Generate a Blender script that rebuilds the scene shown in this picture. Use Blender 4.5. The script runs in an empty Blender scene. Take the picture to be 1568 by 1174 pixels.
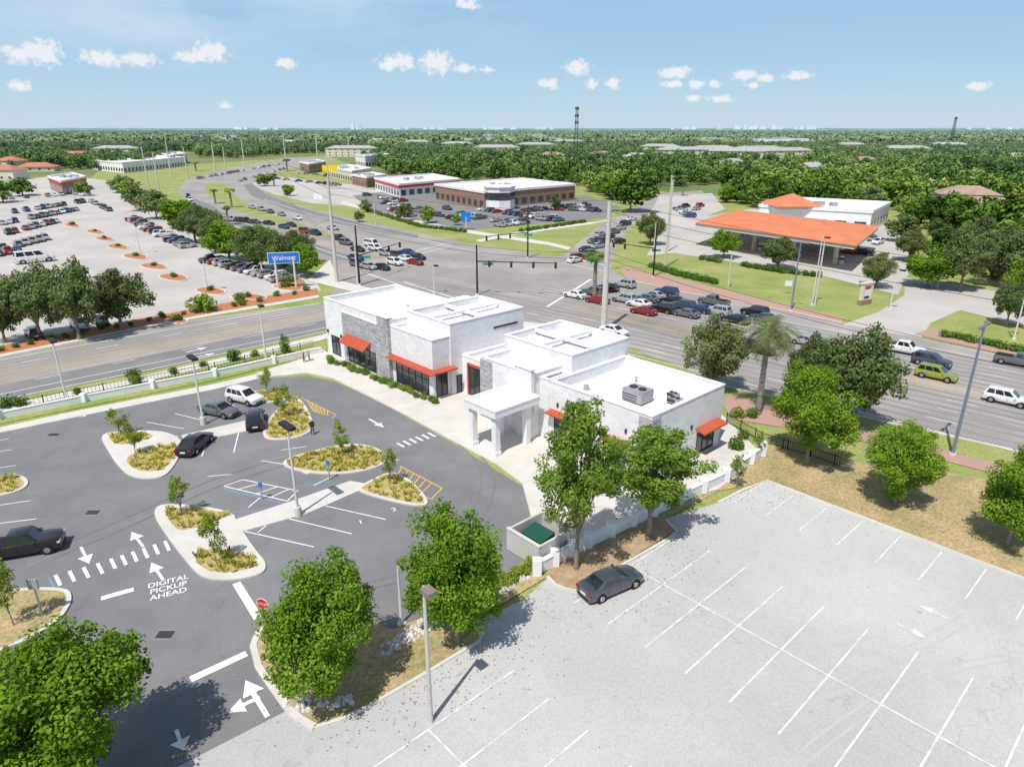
import bpy, math, random
import numpy as np
from mathutils import Vector, Matrix, Quaternion
random.seed(7)
SC=bpy.context.scene; COL=SC.collection
H=30.0; PITCH=math.radians(20.5); F=1045.0; CX,CY=784.0,587.0
sp,cp=math.sin(PITCH),math.cos(PITCH)
def P(x,y,z=0.0):
    r=(x-CX)/F; d=(y-CY)/F
    dn=sp+cp*d; fw=cp-sp*d; t=(H-z)/dn
    return Vector((r*t,fw*t,z))
def hgt(Y,y):
    d=(y-CY)/F
    return H-Y*(sp+cp*d)/(cp-sp*d)
def zc(Y,z=0): return Y*cp+(H-z)*sp
def proj(X,Y,z=0):
    q=zc(Y,z)
    return CX+F*X/q, CY+F*((H-z)*cp-Y*sp)/q
U=Vector((.681,-.733,0)).normalized(); V=Vector((.733,.681,0)).normalized(); O=Vector((-9.15,74.5,0))
def L(u,v,z=0.0):
    p=O+U*u+V*v; return Vector((p.x,p.y,z))
# ---------------------------------------------------------------- materials
def newmat(name):
    m=bpy.data.materials.new(name); m.use_nodes=True
    nt=m.node_tree; return m,nt,nt.nodes,nt.links,nt.nodes["Principled BSDF"]
def M(name,c1,c2=None,scale=1.0,rough=.85,metal=0,fine=0.0,fscale=40,spec=.3,coat=0,big=0.0,lo=.35,hi=.65,bump=0,coords='Object',stain=None,crack=.8):
    m,nt,N,K,b=newmat(name)
    b.inputs['Roughness'].default_value=rough; b.inputs['Metallic'].default_value=metal
    b.inputs['Specular IOR Level'].default_value=spec; b.inputs['Coat Weight'].default_value=coat
    if c2 is None: c2=tuple(x*.92 for x in c1)
    tc=N.new('ShaderNodeTexCoord'); out=tc.outputs[coords]
    n=N.new('ShaderNodeTexNoise'); n.inputs['Scale'].default_value=scale; n.inputs['Detail'].default_value=7; n.inputs['Roughness'].default_value=.62
    K.new(out,n.inputs['Vector'])
    mr=N.new('ShaderNodeMapRange'); mr.inputs[1].default_value=lo; mr.inputs[2].default_value=hi; K.new(n.outputs['Fac'],mr.inputs[0])
    mx=N.new('ShaderNodeMix'); mx.data_type='RGBA'; K.new(mr.outputs[0],mx.inputs[0])
    mx.inputs[6].default_value=(*c1,1); mx.inputs[7].default_value=(*c2,1)
    cur=mx.outputs[2]
    def mul(cur,sc,amt,det=3):
        f=N.new('ShaderNodeTexNoise'); f.inputs['Scale'].default_value=sc; f.inputs['Detail'].default_value=det; K.new(out,f.inputs['Vector'])
        r=N.new('ShaderNodeMapRange'); r.inputs[1].default_value=.25; r.inputs[2].default_value=.75; r.inputs[3].default_value=1-amt; r.inputs[4].default_value=1+amt
        K.new(f.outputs['Fac'],r.inputs[0])
        q=N.new('ShaderNodeVectorMath'); q.operation='SCALE'; K.new(cur,q.inputs[0]); K.new(r.outputs[0],q.inputs[3]); return q.outputs[0]
    if fine: cur=mul(cur,fscale,fine)
    if big: cur=mul(cur,.06,big,4)
    if stain:
        v=N.new('ShaderNodeTexVoronoi'); v.feature='DISTANCE_TO_EDGE'; v.inputs['Scale'].default_value=stain
        nn=N.new('ShaderNodeTexNoise'); nn.inputs['Scale'].default_value=.35; nn.inputs['Detail'].default_value=6; K.new(out,nn.inputs['Vector'])
        sc2=N.new('ShaderNodeVectorMath'); sc2.operation='SCALE'; sc2.inputs[3].default_value=7; K.new(nn.outputs['Color'],sc2.inputs[0])
        av=N.new('ShaderNodeVectorMath'); av.operation='ADD'; K.new(out,av.inputs[0]); K.new(sc2.outputs[0],av.inputs[1]); K.new(av.outputs[0],v.inputs['Vector'])
        r=N.new('ShaderNodeMapRange'); r.inputs[1].default_value=.0; r.inputs[2].default_value=.004; r.inputs[3].default_value=crack; r.inputs[4].default_value=1
        K.new(v.outputs['Distance'],r.inputs[0])
        q=N.new('ShaderNodeVectorMath'); q.operation='SCALE'; K.new(cur,q.inputs[0]); K.new(r.outputs[0],q.inputs[3]); cur=q.outputs[0]
    K.new(cur,b.inputs['Base Color'])
    if bump:
        bp=N.new('ShaderNodeBump'); bp.inputs['Strength'].default_value=bump; K.new(n.outputs['Fac'],bp.inputs['Height']); K.new(bp.outputs[0],b.inputs['Normal'])
    return m
def brickmat(name,ca,cb,cm,bw,bh,var=.5):
    m,nt,N,K,b=newmat(name); b.inputs['Roughness'].default_value=.8; b.inputs['Specular IOR Level'].default_value=.25
    g=N.new('ShaderNodeNewGeometry')
    d=N.new('ShaderNodeVectorMath'); d.operation='DOT_PRODUCT'; K.new(g.outputs['Position'],d.inputs[0]); d.inputs[1].default_value=tuple(U+V)
    s=N.new('ShaderNodeSeparateXYZ'); K.new(g.outputs['Position'],s.inputs[0])
    c=N.new('ShaderNodeCombineXYZ'); K.new(d.outputs['Value'],c.inputs[0]); K.new(s.outputs[2],c.inputs[1])
    t=N.new('ShaderNodeTexBrick'); K.new(c.outputs[0],t.inputs['Vector']); t.inputs['Scale'].default_value=1
    t.inputs['Brick Width'].default_value=bw; t.inputs['Row Height'].default_value=bh; t.inputs['Mortar Size'].default_value=.014
    t.inputs['Color1'].default_value=(*ca,1); t.inputs['Color2'].default_value=(*cb,1); t.inputs['Mortar'].default_value=(*cm,1)
    n=N.new('ShaderNodeTexNoise'); n.inputs['Scale'].default_value=.7; K.new(g.outputs['Position'],n.inputs['Vector'])
    r=N.new('ShaderNodeMapRange'); r.inputs[3].default_value=.9; r.inputs[4].default_value=1.08; K.new(n.outputs['Fac'],r.inputs[0])
    q=N.new('ShaderNodeVectorMath'); q.operation='SCALE'; K.new(t.outputs['Color'],q.inputs[0]); K.new(r.outputs[0],q.inputs[3]); K.new(q.outputs[0],b.inputs['Base Color'])
    return m
def leafmat(name,dark,mid,light,far=False,trans=.3):
    m=bpy.data.materials.new(name); m.use_nodes=True; nt=m.node_tree; N=nt.nodes; K=nt.links; N.clear()
    o=N.new('ShaderNodeOutputMaterial'); a=N.new('ShaderNodeAttribute'); a.attribute_name='tint'
    oi=N.new('ShaderNodeObjectInfo')
    ma=N.new('ShaderNodeMath'); ma.operation='MULTIPLY_ADD'; K.new(oi.outputs['Random'],ma.inputs[0]); ma.inputs[1].default_value=.6 if far else .35
    sb=N.new('ShaderNodeMath'); sb.operation='SUBTRACT'; K.new(a.outputs['Fac'],sb.inputs[0]); sb.inputs[1].default_value=.30 if far else .17; K.new(sb.outputs[0],ma.inputs[2])
    fac=ma.outputs[0]
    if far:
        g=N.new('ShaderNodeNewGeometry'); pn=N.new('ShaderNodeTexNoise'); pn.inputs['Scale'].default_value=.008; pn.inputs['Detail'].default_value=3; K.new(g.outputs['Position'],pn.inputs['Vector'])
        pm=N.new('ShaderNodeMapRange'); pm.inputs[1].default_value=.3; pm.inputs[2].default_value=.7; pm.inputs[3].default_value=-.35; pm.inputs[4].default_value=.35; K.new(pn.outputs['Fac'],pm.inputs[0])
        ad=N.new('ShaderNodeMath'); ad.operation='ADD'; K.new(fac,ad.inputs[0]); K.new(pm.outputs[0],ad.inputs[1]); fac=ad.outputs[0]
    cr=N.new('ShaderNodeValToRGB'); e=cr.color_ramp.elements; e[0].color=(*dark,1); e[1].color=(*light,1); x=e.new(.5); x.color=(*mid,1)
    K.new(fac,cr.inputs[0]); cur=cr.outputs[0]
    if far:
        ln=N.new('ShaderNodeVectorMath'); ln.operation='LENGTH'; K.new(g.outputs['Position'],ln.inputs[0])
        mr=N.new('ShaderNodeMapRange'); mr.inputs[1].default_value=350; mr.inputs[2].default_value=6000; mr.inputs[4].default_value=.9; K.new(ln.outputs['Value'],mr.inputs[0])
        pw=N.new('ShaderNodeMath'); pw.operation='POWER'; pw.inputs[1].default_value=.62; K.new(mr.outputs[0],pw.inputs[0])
        mx=N.new('ShaderNodeMix'); mx.data_type='RGBA'; K.new(pw.outputs[0],mx.inputs[0]); K.new(cur,mx.inputs[6]); mx.inputs[7].default_value=(.27,.38,.36,1); cur=mx.outputs[2]  # aerial haze painted into the leaf colour, stronger with distance from origin
    d=N.new('ShaderNodeBsdfDiffuse'); K.new(cur,d.inputs[0])
    if far: K.new(d.outputs[0],o.inputs[0]); return m
    t=N.new('ShaderNodeBsdfTranslucent'); K.new(cur,t.inputs[0])
    s=N.new('ShaderNodeMixShader'); s.inputs[0].default_value=trans; K.new(d.outputs[0],s.inputs[1]); K.new(t.outputs[0],s.inputs[2]); K.new(s.outputs[0],o.inputs[0])
    return m
m_ground=M('suburban_ground',(.12,.18,.05),(.22,.24,.10),scale=.02,fine=.3,fscale=.6)
m_grass=M('lawn_grass',(.21,.29,.065),(.36,.35,.13),scale=.12,fine=.25,fscale=3)
m_dry=M('dry_grass',(.46,.34,.19),(.27,.25,.09),scale=.3,fine=.35,fscale=4,lo=.38,hi=.72)
m_mulchb=M('brown_mulch',(.34,.22,.13),(.46,.35,.22),scale=.8,fine=.35,fscale=9)
m_straw=M('straw_mulch',(.50,.38,.18),(.38,.32,.12),scale=.9,fine=.3,fscale=9)
m_mulchr=M('red_mulch',(.52,.17,.075),(.42,.20,.10),scale=.4,fine=.3,fscale=5)
m_road=M('road_asphalt',(.38,.345,.315),(.29,.27,.255),scale=.08,fine=.12,fscale=8,big=.18)
m_track=M('road_wheel_track',(.26,.245,.235),(.32,.30,.28),scale=.15,fine=.12,fscale=8)
m_road2=M('road_asphalt_dark',(.20,.195,.195),(.25,.24,.235),scale=.2,fine=.12,fscale=8)
m_dark=M('new_asphalt',(.185,.185,.19),(.22,.217,.218),scale=.3,fine=.14,fscale=18,big=.14,stain=.05,crack=.85)
m_tyremark=M('tyre_mark',(.168,.168,.172),(.20,.20,.20),scale=1)
m_lot=M('old_asphalt',(.515,.505,.485),(.455,.45,.435),scale=.09,fine=.12,fscale=9,big=.13,stain=.045,crack=.84)
m_lottrack=M('old_asphalt_tyre_mark',(.445,.44,.425),(.50,.49,.475),scale=.6,lo=.3,hi=.6)
m_lotw=M('far_lot_asphalt',(.54,.50,.46),(.43,.41,.38),scale=.06,fine=.1,fscale=4)
m_conc=M('concrete',(.66,.625,.565),(.57,.545,.50),scale=.5,fine=.1,fscale=12)
m_paver=M('brick_paver',(.48,.28,.23),(.42,.28,.23),scale=.6,fine=.15,fscale=8)
m_white=M('road_paint_white',(.82,.82,.81),(.60,.60,.59),scale=2.5,lo=.45,hi=.75)
m_whiteold=M('worn_paint_white',(.80,.80,.79),(.54,.535,.52),scale=1.6,lo=.35,hi=.65)
m_yel=M('road_paint_yellow',(.75,.48,.07),(.6,.4,.12),scale=2)
m_blue=M('road_paint_blue',(.12,.30,.55),(.2,.35,.5),scale=2)
m_stain=M('oil_stain',(.33,.33,.325),(.42,.42,.41),scale=1.2)
m_steel=M('grate_steel',(.05,.05,.05),rough=.5)
m_wb=brickmat('white_painted_brick',(.83,.83,.83),(.73,.735,.74),(.62,.625,.63),.6,.28)
m_gs=brickmat('grey_stone_veneer',(.28,.28,.29),(.50,.50,.51),(.40,.40,.41),.5,.2)
m_wh=M('white_stucco',(.83,.83,.83),(.77,.77,.775),scale=.6)
m_roof=M('white_roof_membrane',(.80,.80,.80),(.68,.675,.665),scale=.3,fine=.05,fscale=3)
m_red=M('red_metal_awning',(.52,.11,.055),(.46,.09,.045),scale=1,rough=.45)
m_glass=M('dark_glass',(.03,.04,.05),(.05,.06,.07),scale=.8,rough=.08,spec=.8)
m_frame=M('dark_frame',(.04,.04,.045),rough=.5)
m_metal=M('galvanised_metal',(.45,.46,.47),(.36,.37,.38),scale=2,rough=.45,metal=.3)
m_pole=M('concrete_pole',(.60,.56,.51),(.50,.47,.43),scale=1.5,fine=.1,fscale=10)
m_polew=M('pale_pole_paint',(.66,.66,.66),(.58,.58,.57),scale=1.5)
m_black=M('black_pole_paint',(.025,.025,.03),rough=.5)
m_polebl=M('blue_grey_pole_paint',(.16,.20,.34),(.20,.23,.33),scale=2,rough=.5)
m_bark=M('tree_bark',(.20,.165,.13),(.30,.26,.22),scale=5,fine=.2,fscale=20)
m_brown=M('tan_brick_wall',(.36,.21,.15),(.30,.18,.13),scale=.5)
m_cream=M('cream_stucco',(.68,.62,.52),(.6,.55,.47),scale=.3)
m_beige=M('beige_block_wall',(.58,.56,.52),(.50,.48,.45),scale=.5)
m_orange=M('orange_tile_roof',(.68,.23,.11),(.58,.19,.09),scale=.25,fine=.12,fscale=3)
m_groof=M('grey_shingle_roof',(.44,.43,.42),(.34,.33,.33),scale=.3)
m_broof=M('brown_shingle_roof',(.34,.24,.18),(.40,.30,.23),scale=.3)
m_rroof=M('red_tile_roof',(.50,.20,.13),(.42,.18,.12),scale=.3)
m_signb=M('blue_sign',(.02,.20,.62),rough=.4); m_signy=M('yellow_sign',(.85,.55,.03),rough=.4); m_signr=M('red_sign',(.6,.02,.02),rough=.4)
m_signg=M('green_sign',(.0,.30,.17),rough=.4); m_signw=M('white_sign',(.8,.8,.8),rough=.4)
m_rock=M('white_rock',(.72,.70,.67),(.50,.49,.47),scale=2)
m_dump=M('green_dumpster_paint',(.015,.09,.06),rough=.55)
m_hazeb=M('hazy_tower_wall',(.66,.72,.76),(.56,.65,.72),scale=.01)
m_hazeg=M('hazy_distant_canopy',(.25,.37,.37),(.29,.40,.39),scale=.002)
L_A=leafmat('leaf_bright',(.07,.13,.012),(.185,.315,.03),(.35,.48,.065),trans=.35)
L_E=leafmat('leaf_elm',(.08,.14,.02),(.22,.34,.05),(.40,.50,.10),trans=.4)
L_O=leafmat('leaf_oak',(.07,.105,.035),(.18,.24,.085),(.31,.37,.16),trans=.35)
L_Y=leafmat('leaf_young',(.12,.18,.02),(.25,.35,.05),(.42,.50,.09),trans=.35)
L_F=leafmat('leaf_far_hazed',(.04,.085,.015),(.12,.215,.035),(.31,.38,.09),far=True)
L_G=leafmat('ornamental_grass_blade',(.34,.33,.07),(.55,.52,.12),(.72,.66,.20),trans=.4)
L_H=leafmat('hedge_leaf',(.06,.12,.02),(.13,.23,.04),(.22,.33,.07))
# ---------------------------------------------------------------- mesh builder
class MB:
    def __init__(s): s.v=[];s.f=[];s.m=[];s.mats=[]
    def mi(s,mat):
        if mat not in s.mats: s.mats.append(mat)
        return s.mats.index(mat)
    def face(s,pts,mat):
        k=len(s.v); s.v+= [tuple(p) for p in pts]; s.f.append(tuple(range(k,k+len(pts)))); s.m.append(s.mi(mat))
    def hexa(s,b,t,mat,top=None,bot=True):
        n=len(b); k=len(s.v); s.v+=[tuple(p) for p in b]+[tuple(p) for p in t]; i=s.mi(mat)
        for j in range(n):
            q=(j+1)%n; s.f.append((k+j,k+q,k+n+q,k+n+j)); s.m.append(i)
        s.f.append(tuple(range(k+n,k+2*n))); s.m.append(s.mi(top) if top else i)
        if bot: s.f.append(tuple(range(k+n-1,k-1,-1))); s.m.append(i)
    def prism(s,p,z0,z1,mat,top=None):
        s.hexa([(a[0],a[1],z0) for a in p],[(a[0],a[1],z1) for a in p],mat,top)
    def lbox(s,u0,u1,v0,v1,z0,z1,mat,top=None):
        s.prism([L(u0,v0),L(u1,v0),L(u1,v1),L(u0,v1)],z0,z1,mat,top)
    def box(s,x0,x1,y0,y1,z0,z1,mat,top=None):
        s.prism([(x0,y0),(x1,y0),(x1,y1),(x0,y1)],z0,z1,mat,top)
    def cyl(s,a,b,r0,r1,mat,n=8):
        a=Vector(a);b=Vector(b);d=(b-a).normalized(); x=d.orthogonal().normalized(); y=d.cross(x)
        A=[a+(x*math.cos(t)+y*math.sin(t))*r0 for t in [2*math.pi*i/n for i in range(n)]]
        B=[b+(x*math.cos(t)+y*math.sin(t))*r1 for t in [2*math.pi*i/n for i in range(n)]]
        s.hexa(A,B,mat)
    def ribbon(s,pts,w,z,mat):
        n=len(pts)
        for i in range(n-1):
            a=Vector(pts[i][:2]);b=Vector(pts[i+1][:2]); d=b-a
            if d.length<1e-4: continue
            d.normalize(); q=Vector((-d.y,d.x))*w/2
            s.face([(a.x+q.x,a.y+q.y,z),(a.x-q.x,a.y-q.y,z),(b.x-q.x,b.y-q.y,z),(b.x+q.x,b.y+q.y,z)],mat)
    def wallline(s,pts,w,z0,z1,mat):
        nrm=[];n=len(pts)
        P2=[Vector(p[:2]) for p in pts]
        for i in range(n):
            d=(P2[min(i+1,n-1)]-P2[max(i-1,0)]).normalized(); nrm.append(Vector((-d.y,d.x))*w/2)
        poly=[P2[i]+nrm[i] for i in range(n)]+[P2[i]-nrm[i] for i in range(n-1,-1,-1)]
        s.prism(poly[::-1],z0,z1,mat)
    def strip(s,pts,w,z,mat):
        P2=[Vector(p[:2]) for p in pts]; n=len(P2); Lf=[];Rt=[]
        for i in range(n):
            d=(P2[min(i+1,n-1)]-P2[max(i-1,0)]).normalized(); q=Vector((-d.y,d.x))*w/2; Lf.append(P2[i]+q); Rt.append(P2[i]-q)
        for i in range(n-1): s.face([(Rt[i].x,Rt[i].y,z),(Rt[i+1].x,Rt[i+1].y,z),(Lf[i+1].x,Lf[i+1].y,z),(Lf[i].x,Lf[i].y,z)],mat)
    def obj(s,name,parent=None,smooth=None,loc=None):
        me=s.mesh(name,smooth); o=bpy.data.objects.new(name,me); COL.objects.link(o)
        if parent: o.parent=parent
        if loc: o.location=loc
        return o
    def mesh(s,name,smooth=None):
        me=bpy.data.meshes.new(name); me.from_pydata(s.v,[],s.f)
        for m in s.mats: me.materials.append(m)
        me.polygons.foreach_set('material_index',s.m)
        if smooth:
            me.polygons.foreach_set('use_smooth',[True]*len(s.f))
            try: me.set_sharp_from_angle(angle=math.radians(smooth))
            except Exception: pass
        me.update(); return me
def empty(name):
    o=bpy.data.objects.new(name,None); COL.objects.link(o); return o
def chaikin(p,n=2):
    for _ in range(n):
        q=[]
        for i in range(len(p)):
            a=Vector(p[i][:2]);b=Vector(p[(i+1)%len(p)][:2]); q+=[a*.75+b*.25,a*.25+b*.75]
        p=q
    return p
def chaikin_open(p,n=2):
    p=[Vector(a[:2]) for a in p]
    for _ in range(n):
        q=[p[0]]
        for i in range(len(p)-1): q+=[p[i]*.75+p[i+1]*.25,p[i]*.25+p[i+1]*.75]
        q.append(p[-1]); p=q
    return p
def area(p): return sum(p[i][0]*p[(i+1)%len(p)][1]-p[(i+1)%len(p)][0]*p[i][1] for i in range(len(p)))/2
def ccw(p): return p if area(p)>0 else p[::-1]
def offset(p,d):
    p=ccw([Vector(a[:2]) for a in p]); n=len(p); r=[]
    for i in range(n):
        t=(p[(i+1)%n]-p[i-1]).normalized(); r.append(p[i]+Vector((-t.y,t.x))*d)
    return r
def G(lst): return [P(x,y) for x,y in lst]
def flat(name,px,z,mat,smooth=0,pts=None):
    p=pts if pts else G(px)
    if smooth: p=chaikin(p,smooth)
    p=ccw(p); mb=MB(); mb.face([(a[0],a[1],z) for a in p],mat); return mb.obj(name)
def inpoly(x,y,p):
    c=False;n=len(p);j=n-1
    for i in range(n):
        if (p[i][1]>y)!=(p[j][1]>y) and x<(p[j][0]-p[i][0])*(y-p[i][1])/(p[j][1]-p[i][1])+p[i][0]: c=not c
        j=i
    return c
# ---------------------------------------------------------------- world, sun, camera
sunh=Vector((-.45,-.89,0)).normalized(); SEL=math.radians(60)
sd=Vector((sunh.x*math.cos(SEL),sunh.y*math.cos(SEL),math.sin(SEL)))
W=bpy.data.worlds.new('World'); SC.world=W; W.use_nodes=True; nt=W.node_tree; N=nt.nodes; K=nt.links; N.clear()
wo=N.new('ShaderNodeOutputWorld'); bg=N.new('ShaderNodeBackground'); sky=N.new('ShaderNodeTexSky'); sky.sky_type='NISHITA'
sky.sun_disc=False; sky.sun_elevation=SEL; sky.sun_rotation=math.atan2(sunh.x,sunh.y); sky.air_density=1.0; sky.dust_density=.5; sky.ozone_density=2.0
K.new(sky.outputs[0],bg.inputs[0]); bg.inputs[1].default_value=.11
tc=N.new('ShaderNodeTexCoord'); sx=N.new('ShaderNodeSeparateXYZ'); K.new(tc.outputs['Generated'],sx.inputs[0])
az=N.new('ShaderNodeMath'); az.operation='ARCTAN2'; K.new(sx.outputs[0],az.inputs[0]); K.new(sx.outputs[1],az.inputs[1])
el=N.new('ShaderNodeMath'); el.operation='ARCSINE'; K.new(sx.outputs[2],el.inputs[0])
cv=N.new('ShaderNodeCombineXYZ'); K.new(az.outputs[0],cv.inputs[0]); K.new(el.outputs[0],cv.inputs[1])
hr=N.new('ShaderNodeValToRGB'); he=hr.color_ramp.elements; he[0].position=0; he[0].color=(.58,.74,.85,1); he[1].position=1; he[1].color=(.26,.50,.78,1)
for pos,c in ((.10,(.50,.70,.86)),(.22,(.41,.64,.86)),(.42,(.33,.57,.83))): x=he.new(pos); x.color=(*c,1)
hs_=N.new('ShaderNodeMath'); hs_.operation='MULTIPLY'; hs_.inputs[1].default_value=2.6; K.new(el.outputs[0],hs_.inputs[0]); K.new(hs_.outputs[0],hr.inputs[0])
bh=N.new('ShaderNodeBackground'); K.new(hr.outputs[0],bh.inputs[0]); bh.inputs[1].default_value=.97
hf=N.new('ShaderNodeMapRange'); hf.interpolation_type='SMOOTHSTEP'; hf.inputs[1].default_value=.18; hf.inputs[2].default_value=.5; hf.inputs[3].default_value=.92; hf.inputs[4].default_value=0; K.new(el.outputs[0],hf.inputs[0])
mh=N.new('ShaderNodeMixShader'); K.new(hf.outputs[0],mh.inputs[0]); K.new(bg.outputs[0],mh.inputs[1]); K.new(bh.outputs[0],mh.inputs[2])
clouds=[(38,84,30,9),(64,80,24,14),(30,131,13,6),(158,89,25,10),(212,91,25,8),(296,88,26,8),(322,80,24,13),(438,97,15,7),(598,97,20,9),(618,95,16,11),(668,96,24,15),(710,105,15,6),(745,107,10,4),(884,104,18,10),(842,128,16,7),(905,128,10,6),(940,128,11,7),(1033,111,24,8),(1030,129,16,5),(1067,130,11,6),(1094,129,9,4),(1140,116,16,7),(1172,119,12,6),(1222,116,20,5),(1152,130,9,4),(1104,151,17,5),(1062,151,10,5),(1497,132,13,5),(345,161,8,4),(715,6,20,6)]
cur=None
nz=N.new('ShaderNodeTexNoise'); nz.inputs['Scale'].default_value=115; nz.inputs['Detail'].default_value=6; nz.inputs['Roughness'].default_value=.66; K.new(cv.outputs[0],nz.inputs['Vector'])
for (x,y,rx,ry) in clouds:
    r=(x-CX)/F; d=(y-CY)/F; dn=sp+cp*d; fw=cp-sp*d
    a=math.atan2(r,fw); e=math.atan2(-dn,math.hypot(r,fw))
    s2=N.new('ShaderNodeVectorMath'); s2.operation='MULTIPLY_ADD'; K.new(cv.outputs[0],s2.inputs[0]); kx,ky=F*.82/rx,F*.76/ry; s2.inputs[1].default_value=(kx,ky,0); s2.inputs[2].default_value=(-a*kx,-e*ky,0)
    s7=N.new('ShaderNodeVectorMath'); s7.operation='LENGTH'; K.new(s2.outputs[0],s7.inputs[0])
    if cur is None: cur=s7.outputs['Value']
    else:
        mn=N.new('ShaderNodeMath'); mn.operation='MINIMUM'; K.new(cur,mn.inputs[0]); K.new(s7.outputs['Value'],mn.inputs[1]); cur=mn.outputs[0]
nm=N.new('ShaderNodeMath'); nm.operation='MULTIPLY_ADD'; K.new(nz.outputs['Fac'],nm.inputs[0]); nm.inputs[1].default_value=2.3; K.new(cur,nm.inputs[2])
cm=N.new('ShaderNodeMapRange'); cm.interpolation_type='SMOOTHSTEP'; cm.inputs[1].default_value=2.15; cm.inputs[2].default_value=1.45; cm.inputs[4].default_value=.92; K.new(nm.outputs[0],cm.inputs[0])
wn=N.new('ShaderNodeTexNoise'); wn.inputs['Scale'].default_value=5; wn.inputs['Detail'].default_value=8; wn.inputs['Roughness'].default_value=.6
wm=N.new('ShaderNodeVectorMath'); wm.operation='MULTIPLY'; wm.inputs[1].default_value=(1,3.2,1); K.new(cv.outputs[0],wm.inputs[0]); K.new(wm.outputs[0],wn.inputs['Vector'])
wr=N.new('ShaderNodeMapRange'); wr.inputs[1].default_value=.36; wr.inputs[2].default_value=.70; wr.inputs[4].default_value=.7; K.new(wn.outputs['Fac'],wr.inputs[0])
wa=N.new('ShaderNodeMapRange'); wa.inputs[1].default_value=.1; wa.inputs[2].default_value=-.4; wa.inputs[3].default_value=.08; wa.inputs[4].default_value=1; K.new(az.outputs[0],wa.inputs[0])
we=N.new('ShaderNodeMapRange'); we.inputs[1].default_value=.05; we.inputs[2].default_value=.15; K.new(el.outputs[0],we.inputs[0])
w1=N.new('ShaderNodeMath'); w1.operation='MULTIPLY'; K.new(wr.outputs[0],w1.inputs[0]); K.new(wa.outputs[0],w1.inputs[1])
w2=N.new('ShaderNodeMath'); w2.operation='MULTIPLY'; K.new(w1.outputs[0],w2.inputs[0]); K.new(we.outputs[0],w2.inputs[1])
wmx=N.new('ShaderNodeMath'); wmx.operation='MAXIMUM'; K.new(cm.outputs[0],wmx.inputs[0]); K.new(w2.outputs[0],wmx.inputs[1])
bc=N.new('ShaderNodeBackground'); bc.inputs[0].default_value=(.95,.96,1,1); bc.inputs[1].default_value=.93
ms=N.new('ShaderNodeMixShader'); K.new(wmx.outputs[0],ms.inputs[0]); K.new(mh.outputs[0],ms.inputs[1]); K.new(bc.outputs[0],ms.inputs[2]); K.new(ms.outputs[0],wo.inputs[0])
sl=bpy.data.lights.new('sun','SUN'); sl.energy=4.4; sl.angle=math.radians(.5); sl.color=(1,.96,.9)
so=bpy.data.objects.new('sun',sl); COL.objects.link(so); so.rotation_euler=sd.to_track_quat('Z','Y').to_euler()
cd=bpy.data.cameras.new('camera'); cd.sensor_width=36; cd.lens=F/1568*36; cd.clip_end=90000; cd.clip_start=.5
co=bpy.data.objects.new('camera',cd); COL.objects.link(co); co.location=(0,0,H); co.rotation_euler=(math.pi/2-PITCH,0,0); SC.camera=co
SC.view_settings.view_transform='Standard'; SC.view_settings.look='None'; SC.view_settings.exposure=0
# ---------------------------------------------------------------- ground & roads
mb=MB(); mb.face([(45000*math.cos(a),45000*math.sin(a),0) for a in [2*math.pi*i/64 for i in range(64)]],m_ground); mb.obj('ground')
flat('grass_verge',[(-700,900),(-200,700),(-250,520),(0,420),(150,262),(500,238),(560,262),(620,285),(900,285),(1100,300),(1420,320),(1500,400),(1800,480),(2300,700),(2300,1100),(1900,1000),(1300,760),(900,900),(500,1150),(-300,1400)],.01,m_grass)
flat('far_parking_lot',[(-350,560),(-350,300),(0,278),(100,268),(200,282),(245,330),(330,372),(420,400),(480,425),(492,445),(300,482),(100,516),(0,532)],.02,m_lotw)
roadB=[(272,292),(290,315),(340,341),(400,363),(450,381),(500,402),(520,430),(600,455),(800,495),(960,530),(1110,590),(1250,622),(1400,655),(1568,692),(2000,790),(2000,640),(1568,553),(1400,517),(1200,475),(1040,448),(965,432),(935,412),(940,385),(960,355),(985,330),(1010,312),(1080,300),(1075,292),(1010,296),(960,325),(920,343),(885,372),(862,393),(842,392),(720,374),(600,348),(480,322),(412,298),(388,280),(420,264),(520,243),(440,241),(350,258),(285,275)]
flat('road',roadB,.03,m_road)
flat('road',[(-300,690),(0,614),(250,564),(500,508),(640,470),(700,440),(640,415),(520,436),(492,466),(300,491),(100,529),(0,549),(-300,615)],.04,m_road)
flat('road',[(-300,690),(0,614),(250,564),(500,508),(560,492),(500,490),(300,530),(0,590),(-300,655)],.05,m_road2)
flat('road_far_lane',[(288,300),(300,318),(350,341),(420,365),(520,398),(560,400),(430,356),(350,330),(318,312)],.045,m_road2)
flat('road_far_lane',[(372,283),(385,300),(440,322),(560,352),(640,365),(640,360),(560,344),(460,318),(405,296),(385,280)],.045,m_road2)
flat('grass_median',[(312,289),(325,305),(370,326),(440,346),(520,368),(560,378),(500,356),(430,334),(375,312),(350,292),(345,280),(318,280)],.06,m_grass,1)
flat('side_road',[(1290,497),(1345,478),(1385,452),(1385,425),(1430,432),(1568,452),(1800,490),(1800,560),(1568,500),(1470,475),(1425,495),(1410,518)],.04,m_lotw)
flat('fuel_station_forecourt',[(990,392),(1010,360),(1060,335),(1150,320),(1360,340),(1410,400),(1385,428),(1375,452),(1270,425),(1100,398),(1030,388)],.05,m_lotw)
flat('retail_parking_lot',[(540,300),(575,325),(640,345),(720,352),(800,345),(925,333),(950,318),(900,300),(700,300),(600,292)],.05,m_road2)
flat('retail_driveway',[(380,282),(420,270),(560,285),(600,300),(560,318),(480,312),(420,298)],.035,m_lotw)
flat('far_parking_lot',[(1000,318),(1010,300),(1090,296),(1110,320),(1060,340),(1010,355),(985,335)],.035,m_lotw)
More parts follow.
